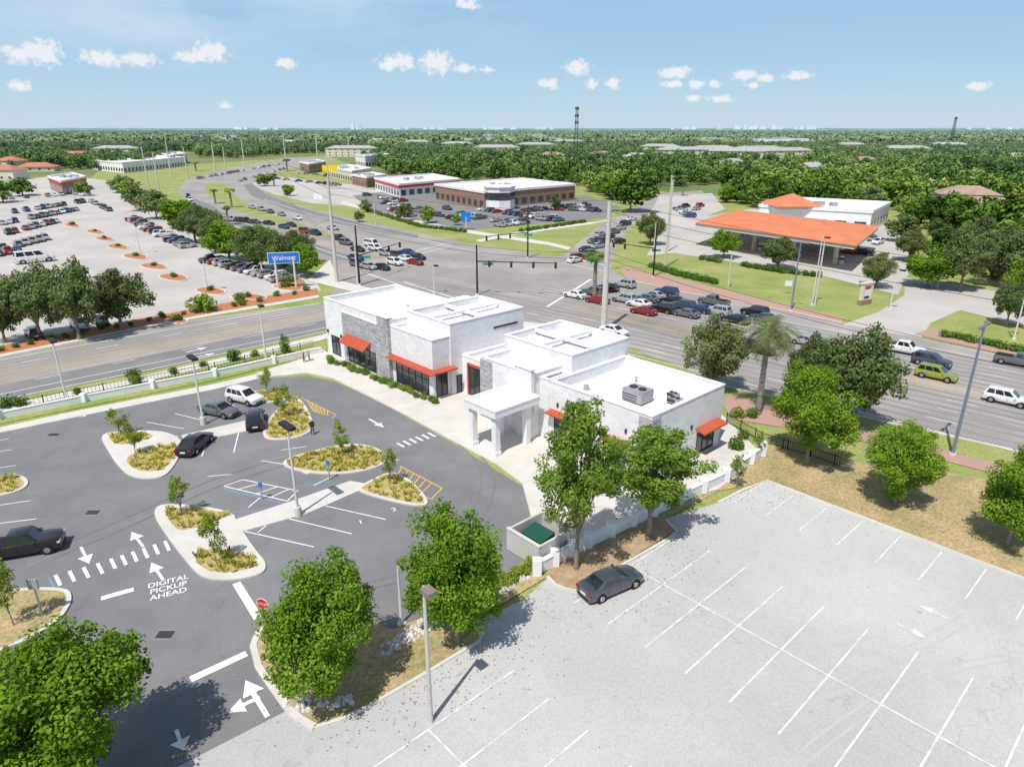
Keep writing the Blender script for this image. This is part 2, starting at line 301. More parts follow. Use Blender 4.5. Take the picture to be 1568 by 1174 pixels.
flat('brick_sidewalk',[(948,412),(960,408),(1100,442),(1290,487),(1290,497),(1200,476),(1040,448),(960,428)],.07,m_paver)
flat('brick_sidewalk',[(1400,512),(1425,503),(1568,536),(1800,590),(1800,605),(1568,550)],.07,m_paver)
flat('brick_sidewalk',[(1120,642),(1105,618),(1115,606),(1250,640),(1400,678),(1568,722),(1800,780),(1800,800),(1568,738),(1400,694),(1260,663),(1180,652)],.07,m_paver)
flat('sidewalk',[(-300,710),(0,632),(250,578),(490,522),(560,500),(556,494),(490,514),(250,569),(0,622),(-300,698)],.06,m_conc)
flat('mulched_verge',[(0,545),(100,524),(300,485),(488,452),(486,442),(400,455),(300,472),(100,510),(0,530)],.06,m_mulchr)
flat('sidewalk',[(0,547),(100,527),(300,488),(489,456),(488,452),(300,484),(100,523),(0,543)],.065,m_conc)
flat('sidewalk',[(520,312),(620,338),(720,358),(840,376),(870,383),(875,379),(840,371),(720,353),(620,334),(525,308)],.07,m_conc)
flat('sidewalk',[(735,371),(790,360),(930,340),(928,337),(790,356),(728,368)],.075,m_conc)
flat('sidewalk',[(505,398),(470,430),(540,447),(620,462),(640,456),(560,440),(520,430)],.075,m_conc)
flat('parking_lot',[(265,1178),(440,1088),(480,1112),(560,1085),(740,980),(722,955),(800,920),(838,886),(862,902),(885,907),(1037,815),(1015,795),(1100,770),(1175,737),(1568,887),(2200,1130),(2200,2400),(0,2400),(150,1235)],.05,m_lot)
flat('parking_lot',[(-500,820),(0,662),(130,636),(330,596),(400,580),(470,576),(515,585),(600,625),(700,683),(800,745),(860,760),(820,850),(720,905),(620,965),(480,1070),(440,1088),(265,1178),(150,1235),(-100,1500),(-700,1500)],.04,m_dark)
flat('dry_grass_strip',[(1015,797),(1100,752),(1175,738),(1568,887),(2200,1130),(2200,900),(1568,746),(1440,722),(1300,708),(1180,672),(1110,700),(960,785)],.06,m_dry)
flat('planting_strip',[(838,884),(862,900),(885,905),(1035,813),(1015,795),(960,780),(840,850)],.10,m_mulchb)
flat('planting_strip',[(415,955),(440,925),(480,905),(600,965),(700,925),(800,868),(838,884),(722,955),(737,980),(560,1085),(482,1115),(440,1082),(396,1022),(390,985)],.10,m_dry)
mb=MB()
def blob(cx,cy,r,mat,z,seed):
    rr=random.Random(seed); c=P(cx,cy); k=[rr.uniform(.6,1.25) for _ in range(9)]
    pts=chaikin([(c.x+math.cos(2*math.pi*i/9)*r*k[i],c.y+math.sin(2*math.pi*i/9)*r*.8*k[i]) for i in range(9)],2)
    mb.face([(p[0],p[1],z) for p in pts],mat)
for i,(x,y,r) in enumerate([(810,1056,.12),(943,1066,.08),(1408,938,.15),(1180,770,.22),(1020,1110,.1),(1130,985,.14),(1240,1090,.15),(700,1060,.2),(1330,900,.1),(1470,1010,.15),(870,1010,.1),(1100,860,.14),(980,1060,.08),(620,1100,.2)]): blob(x,y,r,m_stain,.058+.0005*i,i)
mb.obj('pavement_stains')
mb=MB(); z=.0555
for pp in [[(1568,905),(1500,925),(1400,985),(1300,1040),(1180,1080)],[(1568,1000),(1480,1010),(1380,1040),(1260,1120),(1200,1174)]]:
    for dx in (0,22):
        z+=.0003; mb.strip(chaikin_open([P(x+dx,y+dx*.35) for x,y in pp],3),.14,z,m_lottrack)
for pp in [[(560,585),(640,640),(720,690),(745,740),(700,820),(620,880),(520,900)],[(60,850),(180,800),(330,730),(480,690),(600,690)]]:
    for dx in (0,20):
        z+=.0003; mb.strip(chaikin_open([P(x+dx,y+dx*.3) for x,y in pp],3),.16,z,m_tyremark)
mb.obj('tyre_marks')
# ---------------------------------------------------------------- paint markings
mk=MB()
def pl(a,b,w,mat=m_white,z=.066,m=mk): m.ribbon([P(*a),P(*b)],w,z,mat)
def ll(a,b,w,mat=m_white,z=.066,m=mk): m.ribbon([L(*a),L(*b)],w,z,mat)
for k in range(-2,13):
    u=41.7+2.9*k; ll((u,-15.1),(u,-3.1),.11,m_whiteold,.070)
ll((34,-9.1),(76,-9.1),.11,m_whiteold,.074)
for k in range(0,13): u=36.3+2.9*k; ll((u,4.6),(u,9.6),.10,m_whiteold,.070)
for k in range(0,12): u=37.6+2.9*k; ll((u,-36),(u,-22.3),.11,m_whiteold,.070)
ll((37.6,-28.5),(75,-28.5),.11,m_whiteold,.074)
for a,b in [((365,812),(481,838)),((430,792),(539,818)),((484,772),(591,796)),((320,667),(309,700)),((368,653),(358,694)),((272,668),(262,676)),((225,647),(282,657)),((268,634),(310,644)),((0,692),(18,689)),((0,717),(25,713)),((0,774),(48,767)),((0,802),(56,795)),((395,816),(422,793)),((505,772),(525,756)),((430,690),(470,684)),((318,730),(355,727)),((343,617),(360,622)),((0,675),(14,672)),((480,744),(507,731)),((400,706),(440,712))]: pl(a,b,.11)
for a,b in [((343,745),(440,768)),((372,735),(456,752))]: pl(a,b,.12)
for a,b in [((456,752),(440,768)),((343,745),(372,735)),((365,750),(398,741)),((392,757),(425,746)),((415,762),(442,750)),((455,775),(500,752)),((380,778),(398,763))]: pl(a,b,.12,z=.070)
for a,b in [((343,750),(440,773)),((456,746),(508,738)),((43,868),(82,850)),((86,905),(75,885)),((375,784),(340,787))]: pl(a,b,.12,m_blue,.064)
pl((362,893),(396,948),.55,m_white); pl((292,1041),(378,1001),.55,m_white); pl((155,917),(205,903),.5)
for i in range(6):
    x=172+i*16.5; y=864-i*5.4; pl((x-2,y-8),(x+5,y+7),.24)
for i in range(4):
    x=88+i*21.5; y=889-i*6; pl((x-3,y-8),(x+5,y+8),.24)
for i in range(6):
    x=612+i*9.5; y=682-i*3.2; pl((x-4,y-3),(x+7,y+3),.25)
for i in range(6): pl((94+i*6,634-i*.8),(100+i*6,642-i*.8),.3)
for a,b in [((462,610),(515,636)),((515,636),(508,641)),((612,714),(677,748)),((677,748),(660,765)),((585,738),(660,765))]: pl(a,b,.13,m_yel,.064)
for t in range(6):
    f=t/6; pl((470+f*38,613+f*20),(482+f*24,632+f*6),.12,m_yel,.070)
    pl((615+f*55,717+f*28),(600+f*50,745+f*18),.12,m_yel,.070)
mk.strip(chaikin_open(G([(495,568),(520,578),(560,598),(620,632),(690,668),(745,700)]),2),.12,.067,m_yel)
def arrow(t,h,w=.75,mat=m_white,z=.066,sw=.12):
    a=P(*t);b=P(*h); d=(b-a); ln=d.length; d.normalize(); q=Vector((-d.y,d.x,0)); hl=min(1.3,ln*.5)
    c=b-d*hl
    def f(pts): mk.face([(p.x,p.y,z) for p in pts],mat)
    f([a-q*sw,c-q*sw,c+q*sw,a+q*sw]); f([c-q*w/2,b,c+q*w/2])
arrow((124,838),(137,864),1.0,sw=.1);arrow((220,838),(202,815),1.0,sw=.1);arrow((250,888),(232,862),1.0,sw=.1);arrow((270,1118),(282,1150),1.0,sw=.1)
arrow((410,1098),(376,1042),1.2,sw=.14); arrow((398,1068),(348,1092),1.15,z=.069,sw=.14)
arrow((565,642),(588,655),.9); arrow((285,540),(318,532),1.2,z=.07);arrow((300,548),(330,541),1.2,z=.07)
arrow((1452,948),(1404,926),.7,m_whiteold,.07,.08); arrow((1372,955),(1420,979),.75,m_whiteold,.072,.08)
mk.obj('parking_markings')
def gtext(s,px,px2,size,mat,name='painted_pavement_text',z=.068,stretch=1):
    c=bpy.data.curves.new(name,'FONT'); c.body=s; c.size=size; c.align_x='CENTER'; c.align_y='CENTER'; c.space_line=.95; c.offset=.01
    o=bpy.data.objects.new(name,c); COL.objects.link(o); a=P(*px);b=P(*px2); m=(a+b)/2; d=b-a
    o.location=(m.x,m.y,z); o.rotation_euler=(0,0,math.atan2(d.y,d.x)); o.scale=(1,stretch,1); c.materials.append(mat); return o
gtext("DIGITAL\nPICKUP\nAHEAD",(228,908),(288,893),.70,m_white,stretch=1.15)
gtext("2",(595,783),(612,779),.8,m_white);gtext("1",(545,802),(560,798),.8,m_white)
mb=MB()
for x,y in [(142,785),(253,972),(82,666)]:
    p=P(x,y); mb.box(p.x-.5,p.x+.5,p.y-.35,p.y+.35,.041,.055,m_steel)
    mb.box(p.x-.57,p.x+.57,p.y-.42,p.y-.36,.041,.06,m_metal); mb.box(p.x-.57,p.x+.57,p.y+.36,p.y+.42,.041,.06,m_metal)
mb.obj('storm_drain')
rl=MB()
def rb(v0,u0,u1,w,mat,dash=False,z=.056):
    k=.07
    if not dash: rl.ribbon([L(u0,v0+k*u0),L(u1,v0+k*u1)],w,z,mat); return
    u=u0
    while u<u1: rl.ribbon([L(u,v0+k*u),L(u+3,v0+k*(u+3))],w,z,mat); u+=9
for v0 in (30.5,62.8): rb(v0,-22,110,.15,m_white)
for v0 in (34.2,37.9,41.6,51.5,55.2,58.9): rb(v0,-22,110,.13,m_white,True)
for v0 in (45.0,45.4,47.6,48.0): rb(v0,-18,110,.12,m_yel)
for v0 in (32.3,36,39.7,43.3,49.7,53.3,57,60.7):
    for s in (-.85,.85): rb(v0+s,-60,110,.6,m_track,False,.052)
def ra(u0,v0,v1,w,mat,dash=False,z=.058):
    if not dash: rl.ribbon([L(u0,v0),L(u0,v1)],w,z,mat);return
    v=v0
    while v<v1: rl.ribbon([L(u0,v),L(u0,v+3)],w,z,mat); v+=9
for u0 in (-52.8,-37): ra(u0,-60,24,.15,m_white)
for u0 in (-49.4,-40.3): ra(u0,-60,24,.13,m_white,True)
for u0 in (-46.2,-45.8,-43.3,-42.9): ra(u0,-60,22,.12,m_yel)
for u0 in (-51.1,-47.8):
    for s in (-.8,.8): ra(u0+s,-60,40,.55,m_track,z=.053)
for a,b,w in [((618,432),(700,458),.3),((838,470),(905,428),.5),((870,395),(935,408),.5),((865,403),(925,416),.3),((690,377),(600,400),.3),((680,374),(590,397),.3),((560,418),(640,447),.3)]:
    rl.ribbon([P(*a),P(*b)],w,.06,m_white)
for pp in [[(318,322),(420,358),(520,392),(600,415)],[(405,306),(480,330),(600,357),(740,388)]]:
    rl.ribbon(G(pp),.25,.062,m_white)
for pp in [[(345,325),(440,353),(540,382),(640,408)],[(400,320),(500,350),(640,380)]]:
    rl.ribbon(G(pp),.25,.064,m_yel)
rl.obj('lane_markings')
# ---------------------------------------------------------------- islands
def bedpts(p,n,name,mat=L_G,hh=.38,seed=0):
    rr=random.Random(seed); xs=[a[0] for a in p]; ys=[a[1] for a in p]; v=[];f=[];t=[]
    for c in range(n):
        x=rr.uniform(min(xs),max(xs)); y=rr.uniform(min(ys),max(ys))
        if not inpoly(x,y,p): continue
        tt=rr.random(); r=rr.uniform(.15,.34); h=hh*rr.uniform(.6,1.3)
        for i in range(11):
            a=rr.uniform(0,6.28); dx,dy=math.cos(a),math.sin(a); w=.045; k=len(v)
            bx,by=x+dx*.05,y+dy*.05; ex,ey=x+dx*r,y+dy*r
            v+=[(bx-dy*w,by+dx*w,.13),(bx+dy*w,by-dx*w,.13),(ex+dy*w*.7,ey-dx*w*.7,.13+h),(ex-dy*w*.7,ey+dx*w*.7,.13+h*.97)]
            f.append((k,k+1,k+2,k+3)); t.append(min(1,max(0,tt*.6+.4*rr.random())))
    if not f: return
    me=bpy.data.meshes.new(name); me.from_pydata(v,[],f); me.materials.append(mat)
    at=me.attributes.new('tint','FLOAT','FACE'); at.data.foreach_set('value',t)
    o=bpy.data.objects.new(name,me); COL.objects.link(o)
def island(px,bedlist=None,mat=m_straw,grass=True,seed=0):
    p=ccw(chaikin(G(px),2)); mb=MB(); mb.prism(p,.0,.17,m_conc)
    bl=[offset(p,.32)] if bedlist is None else [ccw(chaikin(G(b),1)) for b in bedlist]
    for b in bl:
        mb.face([(a[0],a[1],.178) for a in b],mat)
    mb.obj('kerbed_planting_island')
    if grass:
        for i,b in enumerate(bl): bedpts(b,int(abs(area(b))*6.5)+10,'ornamental_grass',seed=seed*7+i)
island([(153,670),(170,662),(245,660),(278,672),(280,692),(260,726),(240,735),(200,733),(178,712),(165,690)],[[(165,672),(175,665),(225,664),(238,670),(215,678),(180,684)],[(192,705),(205,696),(272,680),(270,695),(256,718),(238,724),(205,722)]],seed=1)
island([(398,672),(412,640),(440,615),(460,608),(484,652),(470,668),(430,676)],seed=2)
island([(378,606),(395,600),(432,596),(450,604),(436,616),(395,618)],seed=3)
island([(428,714),(445,700),(530,680),(572,684),(596,700),(585,716),(530,728),(470,726)],seed=4)
island([(540,752),(565,738),(600,722),(628,735),(660,770),(645,778),(595,768)],seed=5)
island([(234,787),(245,773),(300,775),(358,786),(362,800),(392,845),(410,865),(402,882),(352,891),(310,887),(288,865),(250,815)],[[(250,783),(262,778),(345,785),(352,793),(285,815),(268,812)],[(292,846),(340,842),(392,858),(396,870),(350,880),(312,876)]],seed=6)
island([(-60,738),(0,732),(30,727),(47,738),(36,752),(0,761),(-60,772)],seed=7)
island([(-80,908),(0,904),(100,900),(114,915),(96,950),(40,985),(-80,1030)],None,m_dry,False,seed=8)
def slab(name,px,z1,mat=m_conc,sm=0):
    p=G(px)
    if sm:p=chaikin(p,sm)
    mb=MB(); mb.prism(ccw(p),0,z1,mat); return mb.obj(name)
slab('footpath',[(352,800),(372,815),(470,788),(552,752),(560,742),(536,738),(450,768)],.15)
slab('footpath',[(278,668),(400,640),(410,648),(405,656),(284,680)],.15)
slab('footpath',[(462,724),(535,702),(612,705),(590,712),(530,712),(470,727)],.14)
slab('footpath',[(395,580),(395,572),(470,548),(492,535),(512,548),(600,590),(690,622),(745,612),(800,640),(860,720),(800,742),(760,712),(700,680),(620,636),(560,605),(510,580),(470,572)],.16,m_conc)
slab('footpath',[(-300,745),(0,656),(130,628),(330,589),(400,572),(400,580),(330,597),(130,637),(0,664),(-300,758)],.15,m_conc)
slab('grass_bank',[(-300,735),(0,650),(330,583),(500,540),(500,528),(250,581),(0,636),(-300,712)],.12,m_grass)
slab('building_plinth',[(500,552),(530,553),(668,617),(760,640),(800,720),(860,720),(1010,740),(1100,730),(1160,690),(1110,640),(1000,560),(860,500),(600,470),(510,500)],.12,m_conc)
slab('service_yard',[(800,742),(815,800),(820,862),(838,868),(960,790),(1100,750),(1160,700),(1100,690),(860,715)],.13,m_conc)
# paving joints on the walk along the facade
mb=MB()
for i in range(28):
    u=-24+i*1.5; mb.ribbon([L(u,-.6),L(u,-2.6)],.04,.165,m_lottrack)
mb.obj('paving_joints')
kb=MB()
def kerb(px,h=.15,w=.22,m=m_conc,k=kb): k.wallline(G(px),w,0,h,m)
kerb([(1037,815),(1020,797)]);kerb([(1100,770),(1140,750),(1175,737),(1300,785),(1568,887),(1900,1015)])
kerb([(838,884),(850,896),(866,903),(886,906),(960,862),(1020,828),(1034,817)])
kerb([(482,1115),(520,1103),(560,1085),(650,1033),(735,982),(737,975),(724,956)])
kerb([(440,1085),(415,1050),(396,1022),(388,990),(395,970),(415,952)],w=.4);kerb([(482,1115),(460,1102),(440,1085)],w=.4)
kerb([(-200,1230),(0,1005)],w=.2)
kerb([(1568,553),(1400,516),(1300,495)]);kerb([(960,428),(1040,447),(1200,475),(1290,495)]);kerb([(1110,592),(1250,623),(1400,656),(1568,693),(1900,772)])
kerb([(0,614),(250,563),(500,508)]);kerb([(0,549),(100,529),(300,491),(490,466)])
kb.obj('kerb')
# ---------------------------------------------------------------- low wall + fences
e=empty('low_white_wall'); mb=MB(); wp=G([(-200,700),(0,643),(130,616),(330,577),(420,557),(492,541)])
mb.wallline(wp,.28,.1,.85,m_wh); mb.wallline(wp,.36,.852,.93,m_wh)
for i in range(len(wp)-1):
    a,b=wp[i],wp[i+1]; n=max(1,int((b-a).length/6))
    for j in range(n):
        q=a.lerp(b,j/n); mb.prism([q+Vector((dx,dy,0)) for dx,dy in ((-.3,-.3),(.3,-.3),(.3,.3),(-.3,.3))],.1,1.15,m_wh)
mb.obj('wall_with_piers',e)
def fence(name,px,h=1.2,sp_=.22,mat=m_black):
    mb=MB(); pts=G(px)
    for i in range(len(pts)-1):
        a,b=pts[i],pts[i+1]; d=b-a; n=max(2,int(d.length/sp_))
        for z in (.25,h-.12): mb.wallline([a,b],.04,z,z+.05,mat)
        for j in range(n+1):
            q=a.lerp(b,j/n); w=.045 if j%10==0 else .014
            mb.box(q.x-w,q.x+w,q.y-w,q.y+w,.1,h+(.1 if j%10==0 else 0),mat)
    return mb.obj(name)
fence('metal_railing',[(0,634),(100,612),(330,567),(480,532)],1.1,.4)
fence('metal_railing',[(1112,648),(1165,678),(1205,690),(1240,700),(1284,716)])
e=empty('low_white_wall'); mb=MB(); wp=G([(822,880),(900,838),(1000,790),(1110,738),(1165,698)])
mb.wallline(wp,.3,.1,1.0,m_wh); mb.wallline(wp,.38,1.002,1.08,m_wh)
for i in range(len(wp)-1):
    a,b=wp[i],wp[i+1]
    for j in range(3):
        q=a.lerp(b,j/3); mb.prism([q+Vector((dx,dy,0)) for dx,dy in ((-.32,-.32),(.32,-.32),(.32,.32),(-.32,.32))],.1,1.35,m_wh)
q=wp[-1]; mb.prism([q+Vector((dx,dy,0)) for dx,dy in ((-.35,-.35),(.35,-.35),(.35,.35),(-.35,.35))],.1,1.6,m_wh)
mb.obj('wall_with_piers',e)
e=empty('dumpster_enclosure'); mb=MB()
c0=P(776,842);uu=U;vv=V
def eb(a0,a1,b0,b1,z0,z1,mat):
    mb.prism([c0+uu*a0+vv*b0,c0+uu*a1+vv*b0,c0+uu*a1+vv*b1,c0+uu*a0+vv*b1],z0,z1,mat)
eb(0,3.4,0,.2,.1,1.9,m_beige);eb(3.2,3.4,.2,3.8,.1,1.9,m_beige);eb(0,.2,.2,3.8,.1,1.9,m_beige);eb(-.04,3.44,-.04,.24,1.902,1.98,m_conc);eb(.201,3.199,3.6,3.8,.1,1.9,m_beige); mb.obj('enclosure_walls',e)
mb=MB();c0=c0+vv*.9+uu*.6;eb(0,2.1,0,.85,.3,1.45,m_dump)
mb.hexa([c0+Vector((0,0,1.452)),c0+uu*2.1+Vector((0,0,1.452)),c0+uu*2.1+vv*1.5+Vector((0,0,1.452)),c0+vv*1.5+Vector((0,0,1.452))],[c0+Vector((0,0,1.5)),c0+uu*2.1+Vector((0,0,1.5)),c0+uu*2.1+vv*1.5+Vector((0,0,1.8)),c0+vv*1.5+Vector((0,0,1.8))],m_dump)
eb(0,2.1,.852,1.5,.3,1.448,m_dump);eb(.95,1.15,-.03,-.002,.5,1.4,m_frame);eb(.2,.5,.1,1.4,.13,.3,m_frame);eb(1.6,1.9,.1,1.4,.13,.3,m_frame);mb.obj('dumpster')
# ---------------------------------------------------------------- main building
def block(mb,u0,u1,v0,v1,h,rz,mat=m_wb,t=.35,cop=True):
    mb.lbox(u0,u1,v0,v0+t,.1,h,mat); mb.lbox(u0,u1,v1-t,v1,.1,h,mat)
    mb.lbox(u0,u0+t,v0+t,v1-t,.1,h,mat); mb.lbox(u1-t,u1,v0+t,v1-t,.1,h,mat)
    mb.lbox(u0+t,u1-t,v0+t,v1-t,rz-.3,rz,m_roof)
    if (u1-u0)>8 and (v1-v0)>8:
        k=v0+t+2.2
        while k<v1-t-.3: mb.lbox(u0+t+.01,u1-t-.01,k,k+.06,rz+.002,rz+.012,m_wh); k+=2.2
    if cop:
        c=.06; k=t+.04
        mb.lbox(u0-c,u1+c,v0-c,v0+k,h+.002,h+.1,m_wh); mb.lbox(u0-c,u1+c,v1-k,v1+c,h+.002,h+.1,m_wh)
        mb.lbox(u0-c,u0+k,v0+k,v1-k,h+.002,h+.1,m_wh); mb.lbox(u1-k,u1+c,v0+k,v1-k,h+.002,h+.1,m_wh)
def winv(mb,u0,u1,v,z0,z1,n=3):
    mb.lbox(u0,u1,v-.03,v-.002,z0,z1,m_glass); w=.09
    mb.lbox(u0-w,u1+w,v-.08,v-.002,z1,z1+w,m_frame); mb.lbox(u0-w,u1+w,v-.08,v-.002,z0-w,z0,m_frame)
    for i in range(n+1):
        u=u0+(u1-u0)*i/n; mb.lbox(u-w/2,u+w/2,v-.075,v-.032,z0,z1,m_frame)
    mb.lbox(u0,u1,v-.07,v-.032,z1-.75,z1-.68,m_frame)
def winu(mb,v0,v1,u,z0,z1,n=2):
    mb.lbox(u+.002,u+.03,v0,v1,z0,z1,m_glass); w=.09
    mb.lbox(u+.002,u+.08,v0-w,v1+w,z1,z1+w,m_frame); mb.lbox(u+.002,u+.08,v0-w,v1+w,z0-w,z0,m_frame)
    for i in range(n+1):
        v=v0+(v1-v0)*i/n; mb.lbox(u+.032,u+.075,v-w/2,v+w/2,z0,z1,m_frame)
def awnv(mb,u0,u1,v,z,dep=1.2,drop=.5):
    mb.hexa([L(u0,v-dep,z-drop-.12),L(u1,v-dep,z-drop-.12),L(u1,v-.01,z-.12),L(u0,v-.01,z-.12)],[L(u0,v-dep,z-drop+.05),L(u1,v-dep,z-drop+.05),L(u1,v-.01,z+.05),L(u0,v-.01,z+.05)],m_red)
    n=int((u1-u0)/.45)
    for i in range(1,n):
        u=u0+(u1-u0)*i/n; mb.hexa([L(u-.02,v-dep,z-drop+.052),L(u+.02,v-dep,z-drop+.052),L(u+.02,v-.02,z+.052),L(u-.02,v-.02,z+.052)],[L(u-.02,v-dep,z-drop+.1),L(u+.02,v-dep,z-drop+.1),L(u+.02,v-.02,z+.1),L(u-.02,v-.02,z+.1)],m_red)
def awnu(mb,v0,v1,u,z,dep=1.2,drop=.5):
    mb.hexa([L(u+.01,v0,z-.12),L(u+dep,v0,z-drop-.12),L(u+dep,v1,z-drop-.12),L(u+.01,v1,z-.12)],[L(u+.01,v0,z+.05),L(u+dep,v0,z-drop+.05),L(u+dep,v1,z-drop+.05),L(u+.01,v1,z+.05)],m_red)
B=empty('restaurant_building')
mb=MB()
block(mb,-25,-8.5,0,12,8.0,7.3); block(mb,-8.48,0,0,2.5,7.3,6.9); block(mb,-8.48,.2,2.52,14.3,8.8,8.0)
mb.obj('north_wing_walls',B)
mb=MB()
mb.lbox(-10.4,-8.5,3.6,13.6,8.02,8.7,m_wh)
mb.lbox(-4.4,-4.0,2.9,13.9,8.45,8.78,m_wh)
mb.lbox(-8.1,-.2,8.2,8.6,8.4,8.74,m_wh)
mb.lbox(-20.2,-10.9,-.1,-.002,.1,6.9,m_gs); mb.lbox(-20.3,-10.8,-.16,-.003,6.902,7.05,m_wh)
mb.lbox(-10.8,-8.5,-.45,-.002,.1,8.3,m_gs); mb.lbox(-10.87,-8.43,-.52,.4,8.302,8.4,m_wh)
mb.obj('parapets_and_stone',B)
mb=MB()
winv(mb,-23.6,-21.4,0,.4,2.9,2); winv(mb,-19,-12.2,-.1,.4,2.9,5); winv(mb,-7.6,-.9,0,.4,3.0,5)
awnv(mb,-19.3,-13.2,-.1,4.1,1.2,.9); awnv(mb,-8.4,1.0,0,3.75,1.0,.15); awnu(mb,-.0,2.9,0,3.75,1.0,.15)
winu(mb,.4,2.0,0,.4,3.0,2)
mb.lbox(.202,.27,9.2,13.2,7.0,7.22,m_frame)
winu(mb,3.3,4.0,.2,.15,2.3,1)
mb.lbox(-.6,.26,2.3,2.5,.1,.2,m_conc)
for u in (-24.4,-20.6,-7.9,-.35): mb.lbox(u-.1,u+.1,-.22 if u!=-20.6 else -.3,-.105 if u==-20.6 else -.005,3.2,3.6,m_frame)
mb.obj('windows_and_awnings',B)
mb=MB(); block(mb,.22,7.48,4.2,12,4.7,4.3,m_wh)
winv(mb,1.6,4.3,4.2,.15,3.6,3)
for a,b,c,d in [(1.3,1.5,.1,4.1),(4.4,4.6,.1,4.1),(1.5,4.4,3.85,4.1)]: mb.lbox(a,b,4.0,4.19,c,d,m_red)
winv(mb,5.2,7.2,4.2,.2,2.6,2)
mb.obj('link_entrance',B)
mb=MB()
block(mb,7.5,15.4,1,5.18,7.0,6.4); block(mb,6.6,16.8,5.2,14.4,8.4,7.6)
block(mb,16.82,29.2,2,13.8,6.5,5.4); block(mb,15.42,16.8,2,5.18,6.5,5.6)
mb.obj('south_wing_walls',B)
mb=MB()
mb.lbox(11.5,11.9,5.55,14.0,8.05,8.38,m_wh)
mb.lbox(6.96,16.44,9.6,10.0,8.0,8.34,m_wh)
mb.lbox(7.38,9.3,.9,.998,.1,6.8,m_gs); mb.lbox(7.38,7.498,1,3.6,.1,6.8,m_gs)
mb.lbox(27.9,29.32,1.86,1.998,.1,6.3,m_gs); mb.lbox(29.202,29.32,2.0,3.2,.1,6.3,m_gs)
mb.lbox(13.2,15.6,.6,.998,.1,7.6,m_wb);mb.lbox(13.1,15.7,.5,1.1,7.602,7.7,m_wh)
winv(mb,9.8,11.6,1,2.6,3.6,2)
winv(mb,17.6,22.4,2,.5,2.8,4); awnv(mb,17.0,23.2,2,3.6,.9,.15)
winv(mb,24.6,26.6,2,.4,2.6,2); awnv(mb,24.2,27.0,2,3.2,.9,.15)
winu(mb,9.6,12.6,29.2,.4,2.5,3); awnu(mb,9.2,13.2,29.2,3.2,1.1,.25)
mb.lbox(29.202,29.26,5,6.1,.12,2.25,m_metal)
for u in (18,21,26.5): mb.lbox(u-.1,u+.1,1.88,1.995,4.1,4.5,m_frame)
for v in (4.2,8.4): mb.lbox(29.205,29.34,v-.1,v+.1,3.4,3.8,m_frame)
mb.obj('stone_windows_awnings',B)
mb=MB()
for u in (12.2,15.6):
    mb.lbox(u,u+.6,-4.7,-4.1,.1,4.3,m_wh); mb.lbox(u-.08,u+.68,-4.78,-4.02,.1,.6,m_wh)
mb.lbox(12.2,12.8,-.6,0,.1,4.3,m_wh); mb.lbox(15.6,16.2,-.6,0,.1,4.3,m_wh)
mb.lbox(11.9,16.5,-5.0,.98,4.3,4.95,m_wh); mb.lbox(12.2,16.2,-4.7,.7,4.952,4.96,m_roof)
mb.lbox(11.85,16.55,-5.05,-4.75,4.96,5.12,m_wh);mb.lbox(11.85,16.55,.7,.98,4.96,5.12,m_wh);mb.lbox(11.85,12.1,-4.75,.7,4.96,5.12,m_wh);mb.lbox(16.3,16.55,-4.75,.7,4.96,5.12,m_wh)
mb.lbox(12.3,15.6,.8,.97,3.0,4.0,m_signy); mb.lbox(13.0,14.2,.9,.99,.12,2.3,m_glass)
mb.obj('entrance_portico',B)
mb=MB()
def ac(u,v,z,s,h):
    mb.lbox(u-s,u+s,v-s*.8,v+s*.8,z+.15,z+h,m_metal); mb.lbox(u-s*.9,u+s*.9,v-s*.7,v+s*.7,z,z+.15,m_frame)
    for q in (-.45,.45):
        c=L(u+s*q,v,z+h); mb.cyl(c,c+Vector((0,0,.08)),s*.36,s*.36,m_frame,14); mb.cyl(c+Vector((0,0,.08)),c+Vector((0,0,.12)),s*.3,s*.3,m_steel,14)
    for i in range(3): mb.lbox(u-s-.01,u+s*.5,v-s*.8-.02,v-s*.8-.002,z+.25+i*h*.2,z+.25+i*h*.2+.09,m_steel)
ac(24.3,6.4,5.4,1.15,1.3); ac(27.2,8.4,5.4,.6,.6); ac(26.2,9.6,5.4,.5,.5)
c=L(21,10.5,5.4); mb.cyl(c,c+Vector((0,0,.6)),.12,.12,m_metal); c=L(19,5,5.4); mb.cyl(c,c+Vector((0,0,.5)),.3,.3,m_metal,10)
c=L(-14,6.5,7.3); mb.cyl(c,c+Vector((0,0,.5)),.2,.2,m_metal,10)
mb.obj('rooftop_units',B)
